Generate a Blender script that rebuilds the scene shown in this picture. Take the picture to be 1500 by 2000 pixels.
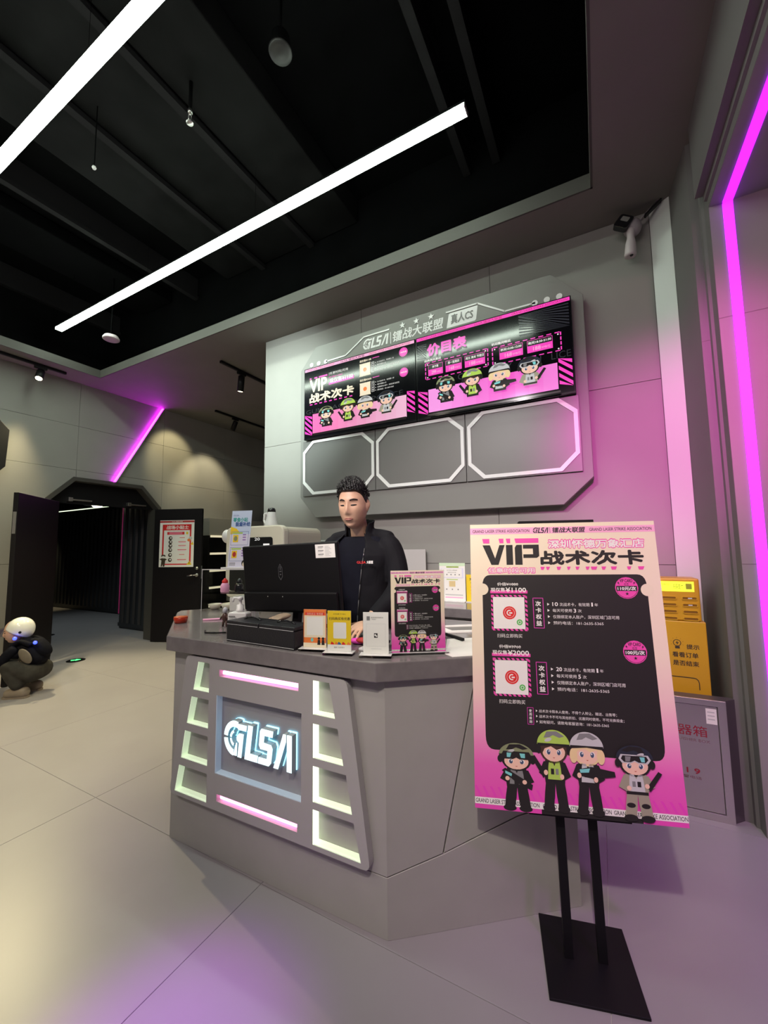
import bpy, bmesh, math, random
from mathutils import Vector, Matrix

for _o in list(bpy.data.objects):
    bpy.data.objects.remove(_o)
scene = bpy.context.scene
COL = scene.collection
random.seed(7)
R = math.radians

# ------------------------------------------------------------------ camera
cam_d = bpy.data.cameras.new('camera')
cam = bpy.data.objects.new('camera', cam_d)
COL.objects.link(cam)
cam_d.sensor_fit = 'VERTICAL'
cam_d.sensor_height = 36.0
cam_d.sensor_width = 27.0
cam_d.lens = 36.0 * 779.6 / 2000.0
cam_d.clip_start = 0.05
cam_d.clip_end = 60
_yaw, _pit, _rol = R(-28.146), R(5.151), R(-0.768)
_f = Vector((math.sin(_yaw) * math.cos(_pit), math.cos(_yaw) * math.cos(_pit), math.sin(_pit)))
_r0 = Vector((math.cos(_yaw), -math.sin(_yaw), 0))
_u0 = _r0.cross(_f)
_r = math.cos(_rol) * _r0 + math.sin(_rol) * _u0
_u = -math.sin(_rol) * _r0 + math.cos(_rol) * _u0
cam.matrix_world = Matrix(((_r.x, _u.x, -_f.x, 0), (_r.y, _u.y, -_f.y, 0), (_r.z, _u.z, -_f.z, 1.35), (0, 0, 0, 1)))
scene.camera = cam

# ------------------------------------------------------------------ world, exposure
w = bpy.data.worlds.new('world')
scene.world = w
w.use_nodes = True
w.node_tree.nodes['Background'].inputs[0].default_value = (0.55, 0.5, 0.6, 1)
w.node_tree.nodes['Background'].inputs[1].default_value = 0.01
scene.view_settings.view_transform = 'Standard'
scene.view_settings.look = 'None'
scene.view_settings.gamma = 1.0
scene.view_settings.use_curve_mapping = False
scene.view_settings.exposure = 0.0

BAR = 34.0        # linear lamps
MAG = 2.3        # magenta LED strips
SPOT = 1.0       # track spots
# ------------------------------------------------------------------ lamps, including fills added out of frame
def area(name, loc, rot, sx, sy, energy, color):
    l = bpy.data.lights.new(name, 'AREA')
    l.shape = 'RECTANGLE'
    l.size, l.size_y, l.energy, l.color = sx, sy, energy, color
    o = bpy.data.objects.new(name, l)
    o.location = loc
    o.rotation_euler = rot
    COL.objects.link(o)
    return o
def spot(name, loc, target, energy, color, ang, blend=0.6, rad=0.03):
    l = bpy.data.lights.new(name, 'SPOT')
    l.energy, l.color, l.spot_size, l.spot_blend, l.shadow_soft_size = energy, color, R(ang), blend, rad
    o = bpy.data.objects.new(name, l)
    o.location = loc
    o.rotation_euler = (Vector(target) - Vector(loc)).to_track_quat('-Z', 'Y').to_euler()
    COL.objects.link(o)
    return o
WARM = (1.0, 0.85, 0.47)
spot('track_spot_light', (-5.895, 2.14, 3.33), (-4.4, 1.5, 0), 430 * SPOT, WARM, 80)
spot('track_spot_light', (-3.86, 3.42, 3.35), (-4.3, 3.0, 0), 380 * SPOT, WARM, 85)
spot('track_spot_light', (-5.33, 4.62, 3.36), (-6.03, 4.62, 2.25), 60 * SPOT, (1, .88, .55), 70)
spot('track_spot_light', (-3.6, -0.6, 3.5), (-4.6, 0.6, 0), 260 * SPOT, WARM, 85)
spot('track_spot_light', (-5.4, 3.9, 3.4), (-6.03, 3.97, 2.9), 34 * SPOT, (1, .85, .45), 62)
spot('magenta_fill_light', (-0.9, -0.6, 3.4), (-1.08, 0.70, 0), 760, (0.60, 0.08, 1.0), 15, 1.0, .1)  # added unseen lamp for the magenta pool on the floor
spot('magenta_fill_light', (0.30, -1.1, 3.3), (0.40, 3.09, 1.9), 1000, (1.0, 0.10, 0.66), 25, 1.0, .1)  # added unseen lamp for the magenta glow on the feature wall
spot('magenta_fill_light', (1.3, 0.6, 3.05), (1.1, 1.7, 0), 110, (0.75, 0.12, 1.0), 75, 1.0, .1)  # added lamp giving the floor by the opening more magenta
spot('pink_fill_light', (1.7, -0.6, 2.9), (1.0, 2.55, 1.9), 75, (1.0, 0.50, 0.62), 80, 1.0, .1)  # added lamp that tints the reveal pink
spot('track_spot_light', (0.1, -0.9, 3.5), (-0.1, 1.65, 0.9), 270, (1.0, 0.90, 0.76), 50, 0.9, .05)
spot('track_spot_light', (-2.2, -0.4, 3.5), (-1.3, 2.2, 1.1), 120, (1.0, 0.88, 0.74), 50, 0.9, .05)
spot('track_spot_light', (-0.9, -0.5, 3.5), (-0.9, 3.05, 1.15), 330, (1.0, 0.90, 0.92), 42, 1.0, .06)
spot('track_spot_light', (-2.6, 0.1, 3.5), (-2.85, 3.05, 2.75), 850, (0.84, 1.0, 0.93), 40, 1.0, .06)
area('soft_fill_light', (-1.2, -1.4, 3.55), (R(35), 0, 0), 2.6, 0.3, 45, (1.0, 0.90, 0.86))  # added soft fill for counter and poster, no fixture modelled

# ------------------------------------------------------------------ materials
MATS = {}
def mat(name, col, rough=0.5, metal=0.0, emit=None, es=0.0, noise=0.0, nscale=6.0, bump=0.0, spec=None, coat=0.0, alpha=None):
    if name in MATS:
        return MATS[name]
    m = bpy.data.materials.new(name)
    m.use_nodes = True
    nt = m.node_tree
    b = nt.nodes['Principled BSDF']
    b.inputs['Base Color'].default_value = (*col, 1)
    b.inputs['Roughness'].default_value = rough
    b.inputs['Metallic'].default_value = metal
    if spec is not None:
        b.inputs['Specular IOR Level'].default_value = spec
    if coat:
        b.inputs['Coat Weight'].default_value = coat
        b.inputs['Coat Roughness'].default_value = 0.05
    if emit:
        b.inputs['Emission Color'].default_value = (*emit, 1)
        b.inputs['Emission Strength'].default_value = es
    if noise or bump:
        tc = nt.nodes.new('ShaderNodeTexCoord')
        nz = nt.nodes.new('ShaderNodeTexNoise')
        nz.inputs['Scale'].default_value = nscale
        nz.inputs['Detail'].default_value = 6
        nt.links.new(tc.outputs['Object'], nz.inputs['Vector'])
        if noise:
            cr = nt.nodes.new('ShaderNodeValToRGB')
            cr.color_ramp.elements[0].position = 0.3
            cr.color_ramp.elements[1].position = 0.72
            cr.color_ramp.elements[0].color = (*[c * (1 - noise) for c in col], 1)
            cr.color_ramp.elements[1].color = (*[min(1, c * (1 + noise)) for c in col], 1)
            nt.links.new(nz.outputs['Fac'], cr.inputs['Fac'])
            nt.links.new(cr.outputs['Color'], b.inputs['Base Color'])
        if bump:
            bp = nt.nodes.new('ShaderNodeBump')
            bp.inputs['Strength'].default_value = bump
            bp.inputs['Distance'].default_value = 0.01
            nt.links.new(nz.outputs['Fac'], bp.inputs['Height'])
            nt.links.new(bp.outputs['Normal'], b.inputs['Normal'])
    MATS[name] = m
    return m

def glass(name, tint=(0.96, 0.98, 0.97), refl=0.08, rough=0.02):
    m = bpy.data.materials.new(name)
    m.use_nodes = True
    nt = m.node_tree
    nt.nodes.remove(nt.nodes['Principled BSDF'])
    out = nt.nodes['Material Output']
    tr = nt.nodes.new('ShaderNodeBsdfTransparent')
    tr.inputs[0].default_value = (*tint, 1)
    gl = nt.nodes.new('ShaderNodeBsdfGlossy')
    gl.inputs['Roughness'].default_value = rough
    fr = nt.nodes.new('ShaderNodeLayerWeight')
    fr.inputs['Blend'].default_value = refl
    mx = nt.nodes.new('ShaderNodeMixShader')
    nt.links.new(fr.outputs['Fresnel'], mx.inputs['Fac'])
    nt.links.new(tr.outputs[0], mx.inputs[1])
    nt.links.new(gl.outputs[0], mx.inputs[2])
    nt.links.new(mx.outputs[0], out.inputs['Surface'])
    MATS[name] = m
    return m

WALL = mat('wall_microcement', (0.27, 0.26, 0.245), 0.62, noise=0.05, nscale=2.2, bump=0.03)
WSEAM = mat('wall_seam', (0.16, 0.15, 0.14), 0.7)
CEIL = mat('ceiling_soffit', (0.19, 0.175, 0.16), 0.75, noise=0.05, nscale=3)
RIM = mat('ceiling_rim', (0.07, 0.066, 0.06), 0.7)
VOID = mat('black_ceiling', (0.0015, 0.0015, 0.0018), 0.8, noise=0.4, nscale=5, spec=0.05)
DUCT = mat('black_duct', (0.005, 0.0047, 0.005), 0.7, noise=0.45, nscale=4, spec=0.08)
BEAM = mat('black_beam', (0.009, 0.008, 0.009), 0.7, spec=0.1)
RWALL = mat('right_wall_dark', (0.15, 0.14, 0.14), 0.62, noise=0.05, nscale=2.2, bump=0.03)  # wall microcement darkened to put this side's dimness into the colour
CHAM = mat('chamfer_bright', (0.62, 0.64, 0.62), 0.35)  # paler, glossier colour stands in for the light this face reflects
FLOOR = mat('floor_concrete', (0.285, 0.265, 0.28), 0.36, noise=0.06, nscale=1.7, bump=0.02, spec=0.45)
GROUT = mat('floor_joint', (0.55, 0.52, 0.5), 0.7)
BOARDG = mat('board_grey', (0.20, 0.197, 0.187), 0.55)
PANELG = mat('panel_grey', (0.15, 0.147, 0.144), 0.38)
WHITE = mat('white_paint', (0.78, 0.78, 0.78), 0.5)
COUNT = mat('counter_grey', (0.37, 0.355, 0.34), 0.5, noise=0.03, nscale=8)
COUNT2 = mat('counter_panel_grey', (0.40, 0.385, 0.385), 0.5)
SLAB = mat('slab_stone', (0.185, 0.165, 0.17), 0.13, noise=0.12, nscale=18, spec=0.6)
BLACK = mat('black_matte', (0.005, 0.0045, 0.006), 0.5, spec=0.25)
BLACKG = mat('black_gloss', (0.008, 0.008, 0.01), 0.12, spec=0.6)
BLACKL = mat('black_leather', (0.013, 0.012, 0.016), 0.42, bump=0.25, nscale=160)
DOORB = mat('black_door', (0.008, 0.0065, 0.008), 0.5, spec=0.2)
METAL = mat('brushed_metal', (0.62, 0.6, 0.58), 0.3, 1.0)
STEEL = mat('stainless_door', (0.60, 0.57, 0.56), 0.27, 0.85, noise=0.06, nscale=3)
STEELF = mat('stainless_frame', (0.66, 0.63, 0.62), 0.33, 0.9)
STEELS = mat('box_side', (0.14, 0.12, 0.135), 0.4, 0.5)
CREAM = mat('cream_plastic', (0.80, 0.74, 0.62), 0.28, coat=0.3)
CREAML = mat('cream_lit_edge', (0.85, 0.78, 0.58), 0.5, emit=(1, .88, .6), es=0.55)
GRAYD = mat('dark_grey', (0.06, 0.058, 0.06), 0.5)
GRAYM = mat('mid_grey', (0.22, 0.21, 0.20), 0.55)
WHITEP = mat('white_plastic', (0.82, 0.80, 0.80), 0.3)
GREYP = mat('grey_plastic', (0.35, 0.35, 0.36), 0.4)
YEL = mat('yellow_cabinet', (0.62, 0.34, 0.02), 0.38)
LCDY = mat('lit_yellow_screen', (0.8, 0.85, 0.05), 0.4, emit=(0.8, 1.0, 0.04), es=0.95)
ACR = glass('clear_acrylic', (0.975, 0.985, 0.98), 0.08)
ACRB = mat('frosted_acrylic', (0.72, 0.70, 0.70), 0.15)
BARM = mat('lamp_diffuser', (0.9, 0.9, 0.9), 0.5, emit=(0.84, 1.0, 0.84), es=BAR)
BARH = mat('lamp_housing', (0.3, 0.31, 0.3), 0.4, 0.5)
MAGM = mat('magenta_led', (0.8, 0.1, 0.9), 0.5, emit=(0.42, 0.010, 1.0), es=MAG)
MAGM2 = mat('magenta_led_far', (0.8, 0.1, 0.9), 0.5, emit=(0.80, 0.012, 1.0), es=34.0)
PNKL = mat('pink_led', (1, .6, .8), 0.5, emit=(1.0, 0.30, 0.62), es=3.6)
CYL = mat('cool_white_led', (0.8, 1, 1), 0.5, emit=(0.70, 0.95, 1.0), es=1.15)
CYH = mat('cool_halo_led', (0.6, 0.9, 1), 0.5, emit=(0.25, 0.75, 0.95), es=2.4)
GWL = mat('green_white_led', (0.9, 1, .8), 0.5, emit=(0.82, 1.0, 0.66), es=1.6)
GWL2 = mat('green_white_led_soft', (0.9, 1, .8), 0.5, emit=(0.78, 1.0, 0.66), es=0.42)
BLUL = mat('blue_led', (0.1, 0.1, 1), 0.4, emit=(0.02, 0.04, 1.0), es=6)
GRNL = mat('green_led', (0.1, 1, .3), 0.4, emit=(0.08, 1.0, 0.22), es=1.6)
WARML = mat('warm_lamp_face', (1, .9, .7), 0.4, emit=(1, .88, .6), es=8)
SKIN = mat('skin', (0.62, 0.37, 0.25), 0.5, noise=0.05, nscale=30)
SKIN2 = mat('skin_child', (0.60, 0.36, 0.25), 0.5)
LIP = mat('lips', (0.36, 0.13, 0.11), 0.45)
HAIR = mat('black_hair', (0.008, 0.007, 0.007), 0.45, noise=0.3, nscale=60, bump=0.6)
CLOTH = mat('black_cloth', (0.009, 0.0085, 0.011), 0.8, noise=0.2, nscale=14, bump=0.2, spec=0.15)
CLOTHN = mat('navy_cloth', (0.005, 0.005, 0.010), 0.85, noise=0.2, nscale=14, bump=0.2, spec=0.15)

def pm(name, c, e=0.0):
    return mat(('screen_' if e else 'print_') + name, tuple(x * (0.25 if e else 1) for x in c), 0.16 if e else 0.55, emit=c if e else None, es=e)
_C = dict(pink=(0.85, 0.075, 0.42), magenta=(0.80, 0.06, 0.50), lpink=(0.93, 0.42, 0.66), black=(0.016, 0.013, 0.013), white=(0.86, 0.83, 0.80),
          cream=(0.86, 0.74, 0.56), red=(0.72, 0.02, 0.02), green=(0.10, 0.50, 0.10), lime=(0.42, 0.62, 0.10), olive=(0.24, 0.27, 0.14),
          skin=(0.86, 0.55, 0.42), blond=(0.82, 0.62, 0.33), brown=(0.06, 0.03, 0.02), grey=(0.22, 0.22, 0.22), lgrey=(0.55, 0.55, 0.55),
          cyan=(0.20, 0.62, 0.60), blue=(0.05, 0.12, 0.35), khaki=(0.34, 0.31, 0.23), navy=(0.02, 0.025, 0.04), yellow=(0.85, 0.60, 0.02), orange=(0.85, 0.22, 0.05),
          dred=(0.45, 0.03, 0.03), eye=(0.05, 0.08, 0.15), ink=(0.05, 0.035, 0.02), purple=(.3, .15, .5), teal=(.05, .35, .33), lblue=(.55, .65, .85))
D = {k: pm(k, v) for k, v in _C.items()}
E = {k: pm(k, v, 0.9) for k, v in _C.items()}
E['white'] = pm('white', (0.9, 0.9, 0.9), 1.0)
E['cream'] = mat('screen_cream', (0.2, 0.2, 0.15), 0.16, emit=(0.85, 0.88, 0.62), es=0.9)
E['pink'] = mat('screen_hot_pink', (0.25, 0.02, 0.12), 0.16, emit=(0.95, 0.06, 0.55), es=0.85)
E['black'] = mat('screen_black', (0.006, 0.006, 0.008), 0.16, spec=0.5)
SCR = mat('screen_glass', (0.004, 0.004, 0.006), 0.10, spec=0.55)

# ------------------------------------------------------------------ mesh helpers
OR = {}          # object -> world origin
class MB:
    def __init__(s):
        s.v, s.f, s.m, s.ml, s.sm = [], [], [], [], []
    def mi(s, m):
        if m not in s.ml:
            s.ml.append(m)
        return s.ml.index(m)
    def add(s, vs, fs, m, M=None, smooth=False):
        n = len(s.v)
        s.v += [tuple(M @ Vector(p)) if M else tuple(p) for p in vs]
        i = s.mi(m)
        for f in fs:
            s.f.append([a + n for a in f])
            s.m.append(i)
            s.sm.append(smooth)
        return s
    def box(s, x0, x1, y0, y1, z0, z1, m, M=None):
        vs = [(x, y, z) for z in (z0, z1) for y in (y0, y1) for x in (x0, x1)]
        return s.add(vs, [(0, 2, 3, 1), (4, 5, 7, 6), (0, 1, 5, 4), (2, 6, 7, 3), (0, 4, 6, 2), (1, 3, 7, 5)], m, M)
    def prism(s, poly, z0, z1, m, M=None):
        n = len(poly)
        vs = [(p[0], p[1], z0) for p in poly] + [(p[0], p[1], z1) for p in poly]
        fs = [list(range(n - 1, -1, -1)), list(range(n, 2 * n))] + [(i, (i + 1) % n, n + (i + 1) % n, n + i) for i in range(n)]
        return s.add(vs, fs, m, M)
    def lathe(s, prof, m, M=None, n=24, smooth=True):
        vs, fs = [], []
        for r, z in prof:
            vs += [(r * math.cos(2 * math.pi * k / n), r * math.sin(2 * math.pi * k / n), z) for k in range(n)]
        for j in range(len(prof) - 1):
            for k in range(n):
                a, b = j * n + k, j * n + (k + 1) % n
                fs.append((a, b, b + n, a + n))
        fs.append(list(range(n - 1, -1, -1)))
        fs.append([(len(prof) - 1) * n + k for k in range(n)])
        return s.add(vs, fs, m, M, smooth)
    def tube(s, p0, p1, r, m, r1=None, n=12):
        p0, p1 = Vector(p0), Vector(p1)
        d = p1 - p0
        M = Matrix.Translation(p0) @ d.to_track_quat('Z', 'Y').to_matrix().to_4x4()
        return s.lathe([(r, 0), (r if r1 is None else r1, d.length)], m, M, n)
    def path(s, pts, r, m, n=8):
        for a, b in zip(pts, pts[1:]):
            s.tube(a, b, r, m, n=n)
        for p in pts[1:-1]:
            s.ell(p, (r, r, r), m, 8, 6)
        return s
    def ell(s, c, rad, m, nu=20, nv=12, M=None, z0=-1.0):
        vs, fs = [], []
        for j in range(nv + 1):
            t = math.asin(z0) + (math.pi / 2 - math.asin(z0)) * j / nv
            for k in range(nu):
                p = 2 * math.pi * k / nu
                vs.append((c[0] + rad[0] * math.cos(t) * math.cos(p), c[1] + rad[1] * math.cos(t) * math.sin(p), c[2] + rad[2] * math.sin(t)))
        for j in range(nv):
            for k in range(nu):
                a, b = j * nu + k, j * nu + (k + 1) % nu
                fs.append((a, b, b + nu, a + nu))
        if z0 > -1:
            fs.append(list(range(nu - 1, -1, -1)))
        return s.add(vs, fs, m, M, True)
    def build(s, name, parent=None, bevel=0.0, seg=2, kind=None, weld=True, origin=None, recalc=True):
        me = bpy.data.meshes.new(name)
        me.from_pydata(s.v, [], s.f)
        for m in s.ml:
            me.materials.append(m)
        me.polygons.foreach_set('material_index', s.m)
        me.polygons.foreach_set('use_smooth', s.sm)
        bm = bmesh.new()
        bm.from_mesh(me)
        if weld:
            bmesh.ops.remove_doubles(bm, verts=bm.verts, dist=1e-5)
        if recalc:
            bmesh.ops.recalc_face_normals(bm, faces=bm.faces)
        if bevel:
            es = [e for e in bm.edges if len(e.link_faces) == 2 and e.calc_face_angle(0) > R(25)]
            bmesh.ops.bevel(bm, geom=es, offset=bevel, segments=seg, affect='EDGES', profile=0.5, clamp_overlap=True)
        bm.to_mesh(me)
        bm.free()
        return place(me, name, parent, kind, origin)

def place(me, name, parent=None, kind=None, origin=None):
    o = bpy.data.objects.new(name, me)
    COL.objects.link(o)
    if parent is not None:
        org = OR[parent]
        me.transform(Matrix.Translation(-org))
        o.parent = parent
        OR[o] = org
    else:
        if origin is None:
            xs = [v.co.x for v in me.vertices]; ys = [v.co.y for v in me.vertices]; zs = [v.co.z for v in me.vertices]
            origin = ((min(xs) + max(xs)) / 2, (min(ys) + max(ys)) / 2, min(zs))
        org = Vector(origin)
        me.transform(Matrix.Translation(-org))
        o.location = org
        OR[o] = org
    if kind:
        o['kind'] = kind
    return o

def thing(name, label, cat, loc, group=None):
    o = bpy.data.objects.new(name, None)
    COL.objects.link(o)
    o.location = loc
    o.empty_display_size = 0.05
    OR[o] = Vector(loc)
    o['label'] = label
    o['category'] = cat
    if group:
        o['group'] = group
    return o
def tag(o, label, cat, group=None):
    o['label'] = label
    o['category'] = cat
    if group:
        o['group'] = group
    return o
def anchor(name, loc, kind='structure'):
    o = bpy.data.objects.new(name, None)
    COL.objects.link(o)
    o.location = loc
    OR[o] = Vector(loc)
    o['kind'] = kind
    return o

def frame(o, u, n=None, v=None):
    """4x4 with x = u, y = v (up by default), z = n (out of the surface)"""
    u = Vector(u).normalized()
    v = Vector(v).normalized() if v else Vector((0, 0, 1))
    n = u.cross(v).normalized()
    return Matrix(((u.x, v.x, n.x, o[0]), (u.y, v.y, n.y, o[1]), (u.z, v.z, n.z, o[2]), (0, 0, 0, 1)))

_dg = None
def to_mesh(o):
    dg = bpy.context.evaluated_depsgraph_get()
    me = bpy.data.meshes.new_from_object(o.evaluated_get(dg))
    return me

_GC = {}
def glyphs(body, bold=0.0, shear=0.0, res=2, space=1.0):
    k = (body, bold, shear, res, space)
    if k not in _GC:
        c = bpy.data.curves.new('t', 'FONT')
        c.body = body
        c.offset = bold
        c.shear = shear
        c.resolution_u = res
        c.space_character = space
        o = bpy.data.objects.new('t', c)
        COL.objects.link(o)
        me = to_mesh(o)
        vs = [tuple(v.co) for v in me.vertices]
        fs = [tuple(p.vertices) for p in me.polygons]
        bpy.data.objects.remove(o)
        bpy.data.meshes.remove(me)
        bpy.data.curves.remove(c)
        _GC[k] = (vs, fs)
    return _GC[k]

def plate(mb, outer, holes, d0, d1, m, M):
    """flat plate with holes, extruded between depths d0 and d1 along the frame normal"""
    c = bpy.data.curves.new('p', 'CURVE')
    c.dimensions = '2D'
    c.fill_mode = 'BOTH'
    c.extrude = abs(d1 - d0) / 2
    for poly in [outer] + holes:
        sp = c.splines.new('POLY')
        sp.points.add(len(poly) - 1)
        for i, p in enumerate(poly):
            sp.points[i].co = (p[0], p[1], 0, 1)
        sp.use_cyclic_u = True
    o = bpy.data.objects.new('p', c)
    COL.objects.link(o)
    me = to_mesh(o)
    mb.add([(v.co.x, v.co.y, v.co.z + (d0 + d1) / 2) for v in me.vertices], [tuple(p.vertices) for p in me.polygons], m, M)
    bpy.data.objects.remove(o)
    bpy.data.meshes.remove(me)
    bpy.data.curves.remove(c)

def rounded(poly, r, k=4):
    out = []
    n = len(poly)
    for i in range(n):
        p, a, b = Vector(poly[i]), Vector(poly[i - 1]), Vector(poly[(i + 1) % n])
        da, db = (a - p).normalized(), (b - p).normalized()
        rr = min(r, (a - p).length * .45, (b - p).length * .45)
        for j in range(k + 1):
            t = j / k
            q = (p + da * rr) * (1 - t) ** 2 + p * 2 * t * (1 - t) + (p + db * rr) * t ** 2
            out.append((q.x, q.y))
    return out

class Canvas:
    """flat printed artwork: u to the right 0..1, v downwards 0..1 on a rectangle"""
    def __init__(s, o, u, v, n, eps=0.0004):
        s.o, s.u, s.v = Vector(o), Vector(u), Vector(v)
        s.n = Vector(n).normalized() * eps
        s.mb = MB()
        s.asp = s.u.length / s.v.length
    def P(s, u, v, L):
        return tuple(s.o + s.u * u + s.v * v + s.n * L)
    def poly(s, pts, m, L=1):
        s.mb.add([s.P(a, b, L) for a, b in pts], [list(range(len(pts)))], m)
    def rect(s, u0, v0, u1, v1, m, L=1):
        s.poly([(u0, v0), (u1, v0), (u1, v1), (u0, v1)], m, L)
    def ell(s, u, v, ru, rv, m, L=1, a0=0, a1=360, n=20, rot=0):
        pts = []
        full = abs(a1 - a0) >= 360
        for k in range(n if full else n + 1):
            a = R(a0 + (a1 - a0) * k / n)
            x, y = ru * math.cos(a), rv * math.sin(a)
            c, q = math.cos(R(rot)), math.sin(R(rot))
            x, y = x * c - y * q / s.asp, x * q * s.asp + y * c
            pts.append((u + x, v - y))
        s.poly(pts, m, L)
    def circ(s, u, v, ru, m, L=1, **k):
        s.ell(u, v, ru, ru * s.asp, m, L, **k)
    def ring(s, u, v, r0, r1, m, L=1, a0=0, a1=360, n=28):
        for k in range(n):
            a, b = R(a0 + (a1 - a0) * k / n), R(a0 + (a1 - a0) * (k + 1) / n)
            s.poly([(u + r0 * math.cos(a), v - r0 * s.asp * math.sin(a)), (u + r1 * math.cos(a), v - r1 * s.asp * math.sin(a)),
                    (u + r1 * math.cos(b), v - r1 * s.asp * math.sin(b)), (u + r0 * math.cos(b), v - r0 * s.asp * math.sin(b))], m, L)
    def frame(s, u0, v0, u1, v1, t, m, L=1):
        tv = t * s.asp
        s.rect(u0, v0, u1, v0 + tv, m, L); s.rect(u0, v1 - tv, u1, v1, m, L)
        s.rect(u0, v0, u0 + t, v1, m, L); s.rect(u1 - t, v0, u1, v1, m, L)
    def text(s, body, u0, v0, u1, v1, m, L=2, bold=0.0, shear=0.0, res=2, space=1.0):
        vs, fs = glyphs(body, 0.0, shear, res, space)
        xs = [p[0] for p in vs]; ys = [p[1] for p in vs]
        x0, x1, y0, y1 = min(xs), max(xs), min(ys), max(ys)
        b = bold * 0.85 * (v1 - v0)
        bu = b / s.asp
        offs = [(0, 0)] if not bold else ([(-bu, -b), (bu, -b), (-bu, b), (bu, b)] if bold < .05 else
                [(bu * math.cos(R(a)), b * math.sin(R(a))) for a in range(0, 360, 45)])
        u0, u1, v0, v1 = u0 + bu, u1 - bu, v0 + b, v1 - b
        for k, (du, dv) in enumerate(offs):
            s.mb.add([s.P(u0 + du + (p[0] - x0) / (x1 - x0) * (u1 - u0), v1 + dv - (p[1] - y0) / (y1 - y0) * (v1 - v0), L + k * .04) for p in vs], fs, m)
    def build(s, name, parent):
        return s.mb.build(name, parent, weld=False, recalc=False)

def logo_shapes():
    """stylised 'GLSA' mark: list of polygons in a 3.05 x 1 box (y up)"""
    out = []
    def arc(cx, cy, r0, r1, a0, a1, n=10):
        pts = [(cx + r1 * math.cos(R(a0 + (a1 - a0) * k / n)), cy + r1 * math.sin(R(a0 + (a1 - a0) * k / n))) for k in range(n + 1)]
        pts += [(cx + r0 * math.cos(R(a1 + (a0 - a1) * k / n)), cy + r0 * math.sin(R(a1 + (a0 - a1) * k / n))) for k in range(n + 1)]
        return pts
    out.append(arc(0.50, 0.52, 0.34, 0.52, 72, 176))
    out.append(arc(0.50, 0.52, 0.34, 0.52, 186, 262))
    out.append(arc(0.52, 0.52, 0.17, 0.25, 110, 176))
    out.append(arc(0.52, 0.52, 0.17, 0.25, 186, 250))
    out.append([(0.52, 0.97), (1.06, 0.97), (1.03, 0.80), (0.66, 0.80)])
    out.append([(0.44, 0.02), (0.60, 0.02), (0.62, 0.40), (0.56, 0.40)])
    out.append([(0.70, 0.70), (0.92, 0.70), (0.82, 0.0), (0.64, 0.0), (0.70, 0.42), (0.60, 0.48), (0.58, 0.56)])
    out.append([(1.12, 1.0), (1.34, 1.0), (1.22, 0.2), (1.58, 0.2), (1.55, 0.0), (0.97, 0.0)])
    out.append([(1.72, 1.0), (2.24, 1.0), (2.21, 0.82), (1.86, 0.82), (1.83, 0.62), (2.16, 0.60), (2.22, 0.5), (2.16, 0.1), (2.06, 0.0), (1.58, 0.0),
                (1.61, 0.18), (1.97, 0.18), (2.0, 0.42), (1.68, 0.42), (1.62, 0.52), (1.66, 0.92)])
    out.append([(2.26, 0.0), (2.46, 0.0), (2.78, 0.80), (2.78, 1.0), (2.66, 1.0)])
    out.append([(2.82, 1.0), (3.02, 1.0), (3.02, 0.0), (2.82, 0.0)])
    return out
def logo(cv, u0, v0, u1, v1, m, L=2, shear=0.0):
    for p in logo_shapes():
        cv.poly([(u0 + (x + shear * y) / (3.05 + shear) * (u1 - u0), v1 - y * (v1 - v0)) for x, y in p], m, L)

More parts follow.
